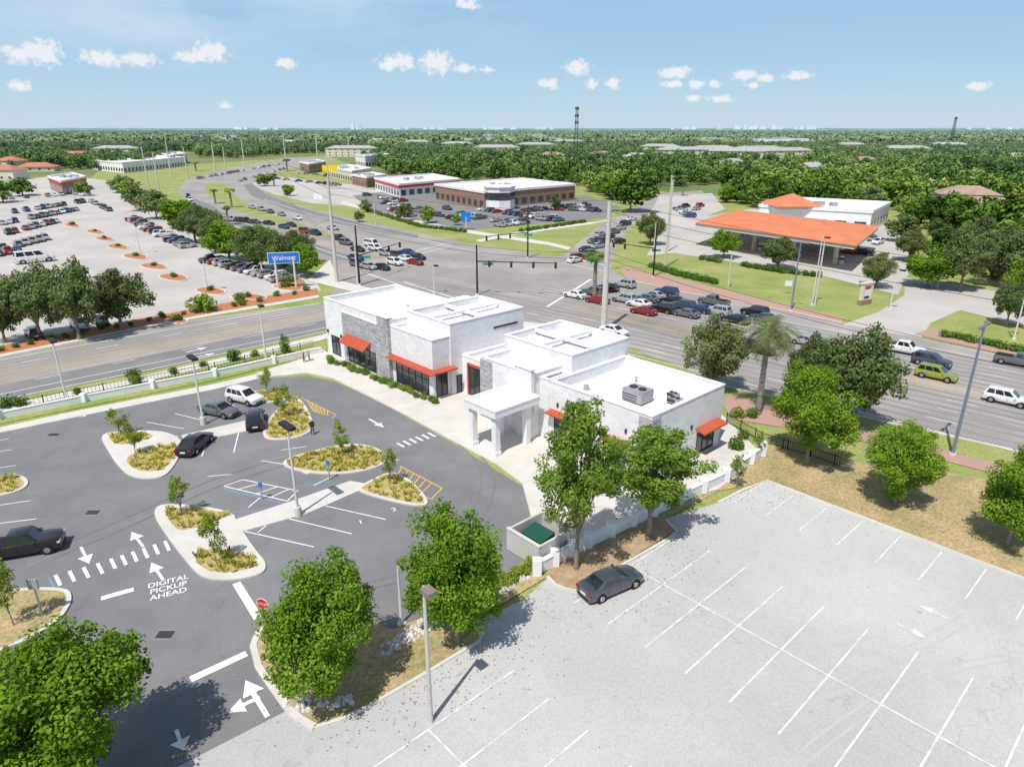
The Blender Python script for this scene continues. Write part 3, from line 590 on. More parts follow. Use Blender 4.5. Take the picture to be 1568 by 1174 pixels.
# ---------------------------------------------------------------- other buildings
def fbuild(name,pl_,pf,pr,h,mat,top=m_roof,windows=True,bandmat=None):
    a,b,c=P(*pl_),P(*pf),P(*pr); d=a+(c-b); e=empty(name); mb=MB(); p=ccw([a,b,c,d]); mb.prism(p,0,h,mat,top)
    for i in range(4):
        q0,q1=p[i],p[(i+1)%4]; dd=(q1-q0).normalized(); nn=Vector((dd.y,-dd.x,0)); Z=lambda z:Vector((0,0,z))
        mb.hexa([q0+nn*.3-dd*.3+Z(h-.1),q1+nn*.3+dd*.3+Z(h-.1),q1-nn*.4+Z(h-.1),q0-nn*.4+Z(h-.1)],[q0+nn*.3-dd*.3+Z(h+.8),q1+nn*.3+dd*.3+Z(h+.8),q1-nn*.4+Z(h+.8),q0-nn*.4+Z(h+.8)],m_wh)
        ln=(q1-q0).length
        if bandmat:
            mb.hexa([q0+nn*.35+Z(h-1.1),q1+nn*.35+Z(h-1.1),q1+nn*.01+Z(h-1.1),q0+nn*.01+Z(h-1.1)],[q0+nn*.35+Z(h-.12),q1+nn*.35+Z(h-.12),q1+nn*.01+Z(h-.12),q0+nn*.01+Z(h-.12)],bandmat)
        if windows:
            n=max(1,int(ln/5))
            for j in range(n):
                s0=q0+dd*(ln*(j+.2)/n)+nn*.02; s1=q0+dd*(ln*(j+.8)/n)+nn*.02
                mb.face([(s0.x,s0.y,.8),(s1.x,s1.y,.8),(s1.x,s1.y,3.2),(s0.x,s0.y,3.2)],m_glass)
    if h<9:
        ce=(a+c)/2
        for k in range(5):
            x=ce.x+random.uniform(-6,6); y=ce.y+random.uniform(-6,6); mb.box(x-1,x+1,y-1,y+1,h+.01,h+1.2,m_metal)
    mb.obj('walls_and_roof',e); return e
fbuild('brick_retail_building',(667,306),(742,321),(880,306),6.2,m_brown)
mb=MB(); a=P(765,320); mb.cyl((a.x,a.y,0),(a.x,a.y,8.5),6,6,m_wh,8); mb.cyl((a.x,a.y,3.8),(a.x,a.y,6.6),6.1,6.1,m_glass,8); mb.cyl((a.x,a.y,8.5),(a.x,a.y,8.9),6.6,6.6,m_wh,8)
mb.obj('glazed_entrance_tower')
fbuild('convenience_store_building',(575,291),(612,303),(705,293),5.5,m_wh,bandmat=m_signr)
fbuild('store_building',(505,272),(540,280),(570,274),6,m_cream)
fbuild('store_building',(540,283),(562,288),(592,283),5,m_brown)
fbuild('restaurant_kiosk_building',(78,290),(98,299),(135,290),6,m_brown,bandmat=m_signr)
fbuild('supermarket_building',(40,250),(90,256),(180,251),6.5,m_cream,m_rroof)
fbuild('supermarket_building',(143,260),(190,265),(285,254),6.5,m_wh)
fbuild('warehouse_building',(545,253),(560,256),(600,252),8,m_wh)
fbuild('store_building',(250,250),(262,254),(288,250),8,m_cream)
fbuild('store_building',(460,262),(474,266),(500,261),6,m_brown)
fbuild('fuel_station_shop',(1160,345),(1330,357),(1358,340),6,m_wh)
mb=MB()
a=P(1218,350); s=7.5
b=[(a.x-s,a.y-s+6,6.9),(a.x+s,a.y-s+6,6.9),(a.x+s,a.y+s+6,6.9),(a.x-s,a.y+s+6,6.9)]
for i in range(4): mb.face([b[i],b[(i+1)%4],(a.x,a.y+6,10.4)],m_orange)
mb.box(a.x-s+1,a.x+s-1,a.y-s+7,a.y+s+5,6.0,6.89,m_cream); mb.obj('shop_roof_cupola')
e=empty('fuel_station_canopy'); mb=MB(); z=5.6
cs=[P(1065,345,z),P(1308,380,z),P(1345,350,z),P(1115,323,z)]; cs=[Vector((c.x,c.y,0)) for c in cs]; cs[3]=cs[0]+(cs[2]-cs[1])
cen=sum(cs,Vector())/4
mb.prism(ccw(cs),z-.3,z+.6,m_cream)
def ins(c,k): return cen+(c-cen)*k
ou=[ins(c,1.02) for c in cs]; A=(ou[0]+ou[3])/2; Bq=(ou[1]+ou[2])/2; r0=A.lerp(Bq,.3); r1=A.lerp(Bq,.7)
zz=Vector((0,0,z+.62)); rz=Vector((0,0,z+2.4))
mb.face([ou[0]+zz,ou[1]+zz,r1+rz,r0+rz],m_orange);mb.face([ou[2]+zz,ou[3]+zz,r0+rz,r1+rz],m_orange);mb.face([ou[1]+zz,ou[2]+zz,r1+rz],m_orange);mb.face([ou[3]+zz,ou[0]+zz,r0+rz],m_orange)
for f in (.12,.37,.63,.88):
    for g in (.22,.78):
        q=cs[0].lerp(cs[1],f)+(cs[3]-cs[0])*g
        mb.box(q.x-.4,q.x+.4,q.y-.4,q.y+.4,0,z-.3,m_cream)
        mb.box(q.x+1.2,q.x+2.0,q.y-.3,q.y+.3,.06,1.9,m_signw); mb.box(q.x+1.15,q.x+2.05,q.y-.35,q.y+.35,1.0,1.6,m_frame)
mb.obj('canopy_roof',e)
houses=[(1048,243,3),(1090,240,3),(1125,246,3),(1160,241,3),(1198,245,3),(920,246,1),(975,250,0),(640,226,3),(612,228,2),(905,238,0),(1490,327,1),(1475,320,1),(1240,270,0),(1385,240,3),(845,248,1),(1460,260,0),(1320,258,1),(760,238,3),(20,258,2),(60,262,2),(700,230,3),(1120,262,0),(1550,250,0),(820,232,3),(1010,236,3),(1280,248,0),(1520,285,1),(1400,290,0),(540,240,3),(10,275,2),(120,246,2),(1450,232,3),(780,254,0),(680,250,0),(870,225,3),(1300,232,3),(230,243,0),(180,240,3)]
hxy=[]
for i,(x,y,k) in enumerate(houses):
    c=P(x,y); big=k==3; hxy.append((c.x,c.y,big)); mb=MB(); w=random.uniform(20,30) if big else random.uniform(9,15); d=9 if big else 6.5; hh=9 if big else random.choice([3.2,6]); rm=[m_groof,m_broof,m_rroof,m_groof][k]
    an=random.uniform(-.5,.5); ca,sa=math.cos(an),math.sin(an)
    R=lambda a,b,z:(c.x+a*ca-b*sa,c.y+a*sa+b*ca,z)
    mb.hexa([R(-w,-d,0),R(w,-d,0),R(w,d,0),R(-w,d,0)],[R(-w,-d,hh),R(w,-d,hh),R(w,d,hh),R(-w,d,hh)],m_cream)
    o_=.8; q=[R(-w-o_,-d-o_,hh),R(w+o_,-d-o_,hh),R(w+o_,d+o_,hh),R(-w-o_,d+o_,hh)]; r0=R(-w+d,0,hh+3); r1=R(w-d,0,hh+3)
    mb.face([q[0],q[1],r1,r0],rm);mb.face([q[2],q[3],r0,r1],rm);mb.face([q[1],q[2],r1],rm);mb.face([q[3],q[0],r0],rm)
    for fl in range(3 if big else 1):
        for t in np.arange(-.85,.8,.25 if big else .5): mb.face([R(w*t,-d-.02,.9+3*fl),R(w*t+1.6,-d-.02,.9+3*fl),R(w*t+1.6,-d-.02,2.2+3*fl),R(w*t,-d-.02,2.2+3*fl)],m_glass)
    mb.obj('apartment_building' if big else 'house')
mb=MB()
rr=random.Random(3)
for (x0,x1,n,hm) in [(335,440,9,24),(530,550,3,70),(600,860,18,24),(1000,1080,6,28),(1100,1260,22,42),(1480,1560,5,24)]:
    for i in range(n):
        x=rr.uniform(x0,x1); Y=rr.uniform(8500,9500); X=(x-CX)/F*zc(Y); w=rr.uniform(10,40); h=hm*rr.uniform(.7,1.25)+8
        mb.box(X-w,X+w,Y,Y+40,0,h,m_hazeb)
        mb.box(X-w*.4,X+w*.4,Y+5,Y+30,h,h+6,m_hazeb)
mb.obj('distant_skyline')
# ---------------------------------------------------------------- trees
def rnd(n,rs): 
    v=rs.normal(size=(n,3)); return v/np.linalg.norm(v,axis=1)[:,None]
def tree_mesh(name,R=3.5,Ht=9,base=.28,nc=55,nl=12000,leaf=.15,tr=.2,seed=0,mat=None,cr=(.22,.36),shape=1.0,limbs=14,inner=.25,tips=.6):
    rs=np.random.RandomState(seed); mb=MB(); bz=Ht*base; cz=(Ht+bz)/2; hz=(Ht-bz)/2
    C=[]
    ph=rs.uniform(0,6.28,4)
    def env(d):
        a=math.atan2(d[1],d[0]); return 1+.12*math.sin(2*a+ph[0])+.09*math.sin(3*a+ph[1]+2*d[2])+.08*math.sin(5*d[2]+ph[2])
    for i in range(nc):
        d=rnd(1,rs)[0]; rr_=rs.uniform(inner,1)**.55*.78*env(d)
        zrel=d[2]*rr_; wid=1.0
        if zrel<0: wid=1-.25*(-zrel)
        else: wid=1-shape*.25*zrel
        C.append((d[0]*R*rr_*wid,d[1]*R*rr_*wid,cz+zrel*hz,R*rs.uniform(*cr)))
    base_c=np.array(C)
    for i in range(int(nc*tips)):   # small sprays rooted on the main clumps
        j=rs.randint(nc); c=base_c[j]; o_=np.array([c[0],c[1],(c[2]-cz)]); o_=o_/(np.linalg.norm(o_)+1e-6)
        d=o_+rnd(1,rs)[0]*.7; d/=np.linalg.norm(d); C.append((c[0]+d[0]*c[3]*.95,c[1]+d[1]*c[3]*.95,c[2]+d[2]*c[3]*.9,R*rs.uniform(.08,.14)))
    C=np.array(C); nC=len(C)
    top=Vector((rs.uniform(-.2,.2)*R*.3,rs.uniform(-.2,.2)*R*.3,bz+hz*.5)); fk=Vector((top.x*.3,top.y*.3,bz*.9))
    mb.cyl((0,0,-.1),(0,0,.35),tr*1.35,tr,m_bark,8); mb.cyl((0,0,.35),fk,tr,tr*.75,m_bark,8); mb.cyl(fk,top,tr*.75,tr*.3,m_bark,6)
    for i in rs.permutation(nc)[:limbs]:
        c=Vector(C[i][:3]); s=fk.lerp(top,rs.uniform(0,.8)); mid=s.lerp(c,.5)+Vector((0,0,.06*R)); 
        mb.cyl(s,mid,tr*.38,tr*.24,m_bark,5); mb.cyl(mid,c,tr*.24,tr*.07,m_bark,5)
    nt_=len(mb.f)
    w=C[:,3]**1.9; w/=w.sum(); idx=rs.choice(nC,nl,p=w)
    d=rnd(nl,rs); rad=C[idx,3]*(rs.uniform(.3,1.25,nl)**.6)
    p=C[idx,:3]+d*rad[:,None]*np.array([1,1,.85])
    p[:,2]=np.maximum(p[:,2],.3)
    nrm=d*.8+rnd(nl,rs)*.75+np.array([0,0,.3]); nrm/=np.linalg.norm(nrm,axis=1)[:,None]
    a=np.cross(nrm,rnd(nl,rs)); a/=np.linalg.norm(a,axis=1)[:,None]; b=np.cross(nrm,a)
    s=leaf*rs.uniform(.6,1.35,nl)[:,None]
    q=np.stack([p-a*s,p-b*s*.62,p+a*s,p+b*s*.62],1).reshape(-1,3)
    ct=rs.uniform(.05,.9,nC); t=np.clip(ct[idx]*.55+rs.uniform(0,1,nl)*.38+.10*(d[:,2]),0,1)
    k=len(mb.v); mb.v+= [tuple(x) for x in q.tolist()]
    mb.f+=[(k+4*i,k+4*i+1,k+4*i+2,k+4*i+3) for i in range(nl)]; mi=mb.mi(mat); mb.m+=[mi]*nl
    me=mb.mesh(name); at=me.attributes.new('tint','FLOAT','FACE'); at.data.foreach_set('value',np.concatenate([np.full(nt_,.5),t]).astype(np.float32))
    me['R']=R*1.0; me['H']=Ht*.98; return me
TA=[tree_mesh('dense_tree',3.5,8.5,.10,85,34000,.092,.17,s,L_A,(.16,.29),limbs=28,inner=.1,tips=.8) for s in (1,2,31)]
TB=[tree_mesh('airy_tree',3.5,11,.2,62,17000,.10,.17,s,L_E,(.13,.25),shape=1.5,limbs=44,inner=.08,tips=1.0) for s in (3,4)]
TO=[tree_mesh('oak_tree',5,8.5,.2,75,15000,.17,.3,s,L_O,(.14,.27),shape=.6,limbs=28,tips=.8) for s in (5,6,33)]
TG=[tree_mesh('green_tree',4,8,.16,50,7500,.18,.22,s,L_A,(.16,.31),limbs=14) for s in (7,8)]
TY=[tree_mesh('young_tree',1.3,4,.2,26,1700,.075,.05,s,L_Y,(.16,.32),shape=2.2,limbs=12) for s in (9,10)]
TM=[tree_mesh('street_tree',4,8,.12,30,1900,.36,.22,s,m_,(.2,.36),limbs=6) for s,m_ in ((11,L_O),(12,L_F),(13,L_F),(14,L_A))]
cyp=tree_mesh('cypress_tree',.9,4.2,.05,26,2200,.07,.08,20,L_H,(.3,.45),shape=3,limbs=4,tips=.2)
def tree(px,py,w,ty,kinds,name='tree',hs=.93,k=None):
    p=P(px,py); me=kinds[k if k is not None else random.randrange(len(kinds))]; h=hgt(p.y,ty)*hs; wd=w*zc(p.y,h*.6)/F
    o=bpy.data.objects.new(name,me); COL.objects.link(o); o.location=p; s=wd/2/me['R']; o.scale=(s,s,h/me['H']); o.rotation_euler=(0,0,random.uniform(0,6.28)); return o
tree(122,1215,290,930,TA,'shade_tree',.88,0); tree(505,1065,205,838,TA,'shade_tree',.9,1); tree(700,985,190,752,TA,'shade_tree',.92,2)
tree(882,872,165,600,TB,'elm_tree',1.0,0); tree(993,822,200,635,TB,'elm_tree',.97,1)
tree(1235,712,138,553,TA,'shade_tree',.99,1); tree(1370,772,126,638,TA,'shade_tree',.97,0); tree(1541,835,142,673,TA,'shade_tree',.97,2)
tree(1088,600,105,480,TO,'oak_tree'); tree(1290,652,140,502,TO,'oak_tree'); tree(1240,600,85,515,TO,'oak_tree')
tree(62,520,110,405,TO,'oak_tree'); tree(122,520,100,398,TO,'oak_tree'); tree(188,505,108,408,TO,'oak_tree'); tree(8,525,75,425,TO,'oak_tree')
for x,y,w,t in [(183,668,38,624),(208,698,36,644),(410,604,28,560),(437,640,34,588),(524,700,36,643),(598,742,36,684),(279,790,42,722),(332,865,46,778),(22,960,60,856),(1127,748,34,690),(1160,700,24,660)]: tree(x,y,w,t,TY,'young_tree',1.0)
tree(438,545,18,507,[cyp],'cypress_tree',1.0); tree(574,512,12,490,[cyp],'cypress_tree',1.0)
mids=[(352,400,85,335),(395,415,85,345),(430,420,75,355),(470,425,55,370),(300,372,65,310),(270,350,60,300),(240,335,55,290),(215,322,50,280),(200,308,45,272),(190,295,40,268),(330,388,55,325),(455,405,65,350),(410,395,60,340),(315,360,50,312),(285,345,45,300),
(1108,395,55,348),(1190,412,65,362),(995,375,48,322),(965,325,70,258),(940,305,60,268),(1340,440,60,385),(1420,440,90,375),(1470,445,80,350),(1530,440,90,340),(1568,470,80,375),(1390,400,55,350),(1500,400,90,330),(1560,420,90,320),(1440,380,60,330),(1380,370,50,325),(1600,480,100,390),(1540,500,60,425),
(1185,300,60,255),(1230,305,60,262),(1290,312,60,268),(1330,320,50,285),(1140,300,50,265),(1110,310,40,280),(620,338,28,310),(655,342,30,312),(850,322,20,295),(700,345,16,325),(560,325,20,305),(35,300,50,270),(5,310,45,275),(130,300,30,275),(405,285,30,265),(440,300,25,280),(550,340,18,322),(600,262,40,235),(650,268,40,240)]
for i,(x,y,w,t) in enumerate(mids):
    if y>370: tree(x,y,w*1.02,t,TO if (i%3) else TG,'oak_tree' if i%3 else 'street_tree')
    else: tree(x,y,w*1.02,t,TM,'street_tree')
def palm_mesh(seed,n=34,fl=2.6,h=7.5,mat=L_O):
    rs=random.Random(seed); mb=MB()
    for i in range(12):
        z=h*i/12; r=.24-.06*i/12+.02*(i%2); mb.cyl((0,0,z),(0,0,z+h/12),r+.03,r-.01,m_bark,8)
    mb.cyl((0,0,h-.6),(0,0,h+.2),.2,.38,m_bark,8)
    nb=len(mb.f)
    for i in range(n):
        a=rs.uniform(0,6.28); e0=rs.uniform(-.35,1.25); L_=fl*rs.uniform(.8,1.1); p=Vector((0,0,h)); seg=9
        dirh=Vector((math.cos(a),math.sin(a),0)); side=Vector((-dirh.y,dirh.x,0)); el_=e0
        for s in range(seg):
            d=dirh*math.cos(el_)+Vector((0,0,1))*math.sin(el_); q=p+d*L_/seg; ll_=.55*math.sin(math.pi*(s+1.2)/(seg+1.6))+.08
            for sg in (-1,1):
                for j in range(2):
                    b=p.lerp(q,j/2); tip=b+side*sg*ll_+d*.25-Vector((0,0,.18)); mb.face([b,b+d*.09,tip+d*.02,tip],mat)
            p=q; el_-=.24
    me=mb.mesh('palm'); at=me.attributes.new('tint','FLOAT','FACE'); at.data.foreach_set('value',[.5]*nb+[rs.uniform(.3,.95) for _ in range(len(mb.f)-nb)]); me['R']=fl*.85; me['H']=h+1.2; return me
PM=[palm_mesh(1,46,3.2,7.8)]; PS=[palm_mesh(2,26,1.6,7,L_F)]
tree(1160,635,105,487,PM,'date_palm',1.0)
for x,y,w,t in [(910,455,34,375),(355,318,18,283),(330,312,16,285),(440,262,14,240),(300,262,14,245),(1045,300,16,270),(420,285,14,262),(350,345,16,310)]: tree(x,y,w,t,PS,'palm_tree')
def shrub_mesh(seed,mat=L_H,nl=500):
    rs=np.random.RandomState(seed); n=nl; C=np.stack([rs.uniform(-.5,.5,7),rs.uniform(-.5,.5,7),rs.uniform(.25,.65,7)],1); idx=rs.randint(0,7,n); d=rnd(n,rs)
    p=C[idx]+d*.42*(rs.uniform(.5,1,n)**.4)[:,None]; p[:,2]=np.maximum(p[:,2],.02); nr=d+rnd(n,rs)*.6; nr/=np.linalg.norm(nr,axis=1)[:,None]
    a=np.cross(nr,rnd(n,rs)); a/=np.linalg.norm(a,axis=1)[:,None]; b=np.cross(nr,a); s=.09
    q=np.stack([p-a*s,p-b*s*.7,p+a*s,p+b*s*.7],1).reshape(-1,3)
    me=bpy.data.meshes.new('shrub'); me.from_pydata(q.tolist(),[],[(4*i,4*i+1,4*i+2,4*i+3) for i in range(n)]); me.materials.append(mat)
    at=me.attributes.new('tint','FLOAT','FACE'); at.data.foreach_set('value',(rs.uniform(0,1,n)*.6+.2).astype(np.float32)); return me
SH=[shrub_mesh(1),shrub_mesh(2),shrub_mesh(3,L_Y)]
def shrub(p,s,k=None,name='shrub',zs=1):
    o=bpy.data.objects.new(name,SH[k if k is not None else random.randrange(3)]); COL.objects.link(o); o.location=(p.x,p.y,.08); o.scale=(s,s,s*zs); o.rotation_euler=(0,0,random.uniform(0,6.28))
for x,y,s in [(12,622,1.4),(35,620,1.2),(203,584,1.5),(210,587,1.1),(355,552,1.5),(388,545,.9),(120,604,.8),(268,572,.9),(310,562,.8),(437,538,1.0),(310,478,3.2),(370,462,1.8),(1130,640,1.2),(1150,640,1.1),(1140,672,1),(1128,690,1.3)]: shrub(P(x,y),s)
for i in range(26):
    t=i/25; shrub(P(506+t*160+random.uniform(-2,2),553+t*66+random.uniform(-2,2)),random.uniform(.6,.95),None)
for i in range(22):
    t=i/21; shrub(P(735+t*95,912-t*48+random.uniform(-5,5)),random.uniform(.5,.85),2)
for i in range(20):
    t=i/19; shrub(P(5+t*470+random.uniform(-8,8),535-t*88+random.uniform(-3,3)),random.uniform(.5,1.1),0)
def hedge(px,w,h,sp_=1.0):
    pts=G(px); vs=[]
    for i in range(len(pts)-1):
        a,b=pts[i],pts[i+1]; n=max(1,int((b-a).length/sp_))
        for j in range(n): vs.append(a.lerp(b,j/n))
    src=SH[0]; V0=np.array([v.co[:] for v in src.vertices]); Q=[]
    for k,q in enumerate(vs):
        an=random.uniform(0,6.28); R_=np.array([[math.cos(an),-math.sin(an),0],[math.sin(an),math.cos(an),0],[0,0,1]]); Q.append((V0@R_.T)*np.array([w,w,h])+np.array([q.x,q.y,.05]))
    Q=np.concatenate(Q); n=len(Q)//4
    me=bpy.data.meshes.new('hedge'); me.from_pydata(Q.tolist(),[],[(4*i,4*i+1,4*i+2,4*i+3) for i in range(n)]); me.materials.append(L_H)
    at=me.attributes.new('tint','FLOAT','FACE'); at.data.foreach_set('value',np.random.RandomState(1).uniform(.1,.8,n).astype(np.float32))
    o=bpy.data.objects.new('hedge',me); COL.objects.link(o)
hedge([(1000,410),(1040,422),(1098,436)],1.6,1.3,1.3); hedge([(1140,408),(1200,418),(1265,425)],1.5,1.2,1.3); hedge([(1445,515),(1568,540),(1700,570)],1.4,1.1,1.2); hedge([(1075,398),(1110,403)],1.5,1.3,1.3)
hedge([(560,322),(640,347),(720,357)],1.5,1.3,2); hedge([(800,355),(900,340)],1.5,1.2,2)
for x,y,w,h in [(265,425,27,7),(235,408,25,6),(207,393,23,6),(180,378,20,5),(160,366,18,4),(322,446,28,7),(310,472,26,6),(145,355,16,4),(380,455,34,6),(440,440,28,7),(110,345,15,4),(445,432,30,9),(270,492,22,5)]:
    pts=ccw(chaikin(G([(x-w,y-h*.3),(x,y-h),(x+w,y),(x+w*.6,y+h),(x-w*.5,y+h*.6)]),2)); mb=MB(); mb.prism(pts,0,.15,m_conc); mb.face([(a[0],a[1],.16) for a in offset(pts,.3)],m_mulchr); mb.obj('mulched_island')
    shrub(P(x,y),random.uniform(.8,1.5),0)
mb=MB(); rr=random.Random(5)
def rocks(path,n,sp_,s0=.25):
    pts=G(path)
    for i in range(n):
        t=rr.random()*(len(pts)-1); k=int(t); q=pts[k].lerp(pts[k+1],t-k)+Vector((rr.uniform(-sp_,sp_),rr.uniform(-sp_,sp_),0)); s=rr.uniform(.4,1)*s0
        ring=[(q.x+math.cos(a)*s*rr.uniform(.7,1.2),q.y+math.sin(a)*s*rr.uniform(.7,1.2)) for a in [6.28*j/6 for j in range(6)]]
        mb.hexa([(x,y,.08) for x,y in ring],[(q.x+(x-q.x)*.55,q.y+(y-q.y)*.55,.1+s*.9) for x,y in ring],m_rock,bot=False)
rocks([(592,1000),(640,965),(700,930),(760,905),(822,872)],260,.5,.2); rocks([(445,1075),(475,1080),(500,1085),(540,1070)],50,.5,.22)
mb.obj('landscape_rocks')
mb=MB()
for i in range(1500):
    x,y=random.choice([(1250,740),(1400,790),(900,870),(960,840),(640,1010),(560,1050),(1200,720),(1120,755),(900,905),(720,985),(600,1070)]); q=P(x,y)+Vector((random.gauss(0,3),random.gauss(0,1.6),0)); s=.05
    mb.face([(q.x-s,q.y,.115),(q.x,q.y-s,.12),(q.x+s,q.y,.115),(q.x,q.y+s,.125)],m_mulchb)
mb.obj('fallen_leaves')
def instancer(name,pts,me,parent):
    v=[];f=[]
    for (x,y,s,a) in pts:
        k=len(v); c,d=math.cos(a)*s*.7071,math.sin(a)*s*.7071
        v+=[(x+c,y+d,0),(x-d,y+c,0),(x-c,y-d,0),(x+d,y-c,0)]; f.append((k,k+1,k+2,k+3))
    m=bpy.data.meshes.new(name); m.from_pydata(v,[],f); o=bpy.data.objects.new(name,m); COL.objects.link(o); o.parent=parent
    o.instance_type='FACES'; o.use_instance_faces_scale=True; o.instance_faces_scale=1; o.show_instancer_for_render=False; o.show_instancer_for_viewport=False
    c=bpy.data.objects.new(name+'_tree',me); COL.objects.link(c); c.parent=o
forest=empty('distant_forest')
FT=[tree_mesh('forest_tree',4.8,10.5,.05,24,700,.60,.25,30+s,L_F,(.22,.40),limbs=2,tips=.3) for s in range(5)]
excl=[[(-400,560),(-400,285),(0,264),(40,258),(140,262),(215,258),(290,240),(360,243),(440,236),(530,234),(580,256),(600,270),(705,276),(900,286),(905,300),(940,310),(985,290),(1085,284),(1110,300),(1150,318),(1365,322),(1400,345),(1435,420),(1800,470),(2600,560),(2600,1174),(-400,1174)],
 [(0,240),(130,240),(300,246),(300,236),(0,232)],[(1000,300),(1090,295),(1200,292),(1200,286),(1090,286)]]
rs=random.Random(11); pts=[[] for _ in FT]
Y=140
while Y<1250:
    st=8.5 if Y<500 else 10.5; X=-.9*Y-60
    while X<.9*Y+60:
        x=X+rs.uniform(-4,4); y=Y+rs.uniform(-4,4); X+=st
        a,b=proj(x,y)
        if any(inpoly(a,b,p) for p in excl): continue
        if any((abs(x-h[0])<36 and -75<y-h[1]<14) if h[2] else (abs(x-h[0])<17 and -38<y-h[1]<11) for h in hxy): continue
        if math.sin(x*.013+1)*math.cos(y*.009+x*.004)>.80 and y>260: continue
        pts[rs.randrange(len(FT))].append((x,y,rs.uniform(.5,1.25),rs.uniform(0,6.28)))
    Y+=st
for i,p in enumerate(pts): instancer('forest_part',p,FT[i],forest)
def patch(seed):
    rs=np.random.RandomState(seed); vs=[];fs=[];T=[]
    for i in range(62):
        cx,cy=rs.uniform(-38,38,2); R=rs.uniform(3.5,7); h=rs.uniform(6,13); tt=rs.uniform(.05,1); n=28
        d=rnd(n,rs); d[:,2]=np.abs(d[:,2]); p=np.array([cx,cy,h-R*.8])+d*np.array([R,R,R*.8])*rs.uniform(.8,1.1,(n,1)); nr=d+rnd(n,rs)*.4; nr/=np.linalg.norm(nr,axis=1)[:,None]
        a=np.cross(nr,rnd(n,rs)); a/=np.linalg.norm(a,axis=1)[:,None]; b=np.cross(nr,a); s=2.0
        q=np.stack([p-a*s,p-b*s,p+a*s,p+b*s],1).reshape(-1,3); k=len(vs); vs+=q.tolist(); fs+=[(k+4*j,k+4*j+1,k+4*j+2,k+4*j+3) for j in range(n)]; T+=list(np.clip(tt+rs.uniform(-.2,.2,n),0,1))
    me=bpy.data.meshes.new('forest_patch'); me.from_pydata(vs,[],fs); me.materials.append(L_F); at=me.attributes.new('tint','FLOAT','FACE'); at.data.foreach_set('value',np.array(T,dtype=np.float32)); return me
for k in range(3):
    me=patch(50+k); p=[]; rs=random.Random(60+k); Y=1230+k*55
    while Y<6500:
        X=-.9*Y-100
        while X<.9*Y+100:
            if rs.random()>.08: p.append((X+rs.uniform(-12,12),Y+rs.uniform(-12,12),rs.uniform(.8,1.3),rs.uniform(0,6.28)))
            X+=72
        Y+=165 if Y<3000 else 230
    instancer('forest_canopy',p,me,forest)
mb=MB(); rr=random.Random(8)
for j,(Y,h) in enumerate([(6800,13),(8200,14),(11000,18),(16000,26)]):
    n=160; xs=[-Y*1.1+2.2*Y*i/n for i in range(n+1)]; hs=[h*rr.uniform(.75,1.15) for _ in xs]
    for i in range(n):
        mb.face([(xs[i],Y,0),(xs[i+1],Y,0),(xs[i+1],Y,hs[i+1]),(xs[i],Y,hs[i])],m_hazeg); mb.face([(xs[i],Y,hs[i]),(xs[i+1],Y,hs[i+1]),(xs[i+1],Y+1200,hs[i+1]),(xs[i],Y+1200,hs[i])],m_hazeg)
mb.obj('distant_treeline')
# light roofs and clearings scattered through the far suburb
mb=MB(); rr=random.Random(77)
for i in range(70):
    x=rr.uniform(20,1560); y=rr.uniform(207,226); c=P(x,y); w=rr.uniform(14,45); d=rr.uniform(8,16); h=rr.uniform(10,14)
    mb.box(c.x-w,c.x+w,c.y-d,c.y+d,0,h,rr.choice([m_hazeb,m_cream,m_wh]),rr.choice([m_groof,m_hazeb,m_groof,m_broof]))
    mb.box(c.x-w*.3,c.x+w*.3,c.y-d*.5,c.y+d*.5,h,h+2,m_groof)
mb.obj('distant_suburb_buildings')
# ---------------------------------------------------------------- vehicles
paints={}
def paint(n,c,metal=.3):
    if n not in paints:
        paints[n]=M('car_paint_'+n,c,tuple(x*.95 for x in c),scale=1,rough=.28,metal=metal,coat=.8,spec=.5)
    return paints[n]
PC={'white':(.80,.80,.79),'silver':(.50,.51,.52),'grey':(.17,.18,.19),'black':(.02,.02,.023),'blue':(.03,.07,.19),'red':(.38,.02,.02),'olive':(.36,.42,.08),'slate':(.085,.10,.125),'beige':(.40,.36,.29)}
m_tyre=M('tyre_rubber',(.018,.018,.018),rough=.8); m_rim=M('alloy_rim',(.45,.45,.46),metal=.7,rough=.3); m_cgl=M('car_glass',(.015,.02,.025),(.02,.025,.03),rough=.05,spec=.9,coat=.5)
m_hl=M('headlight_lens',(.7,.72,.75),rough=.15); m_tl=M('taillight_lens',(.35,.01,.01),rough=.2)
cache={}
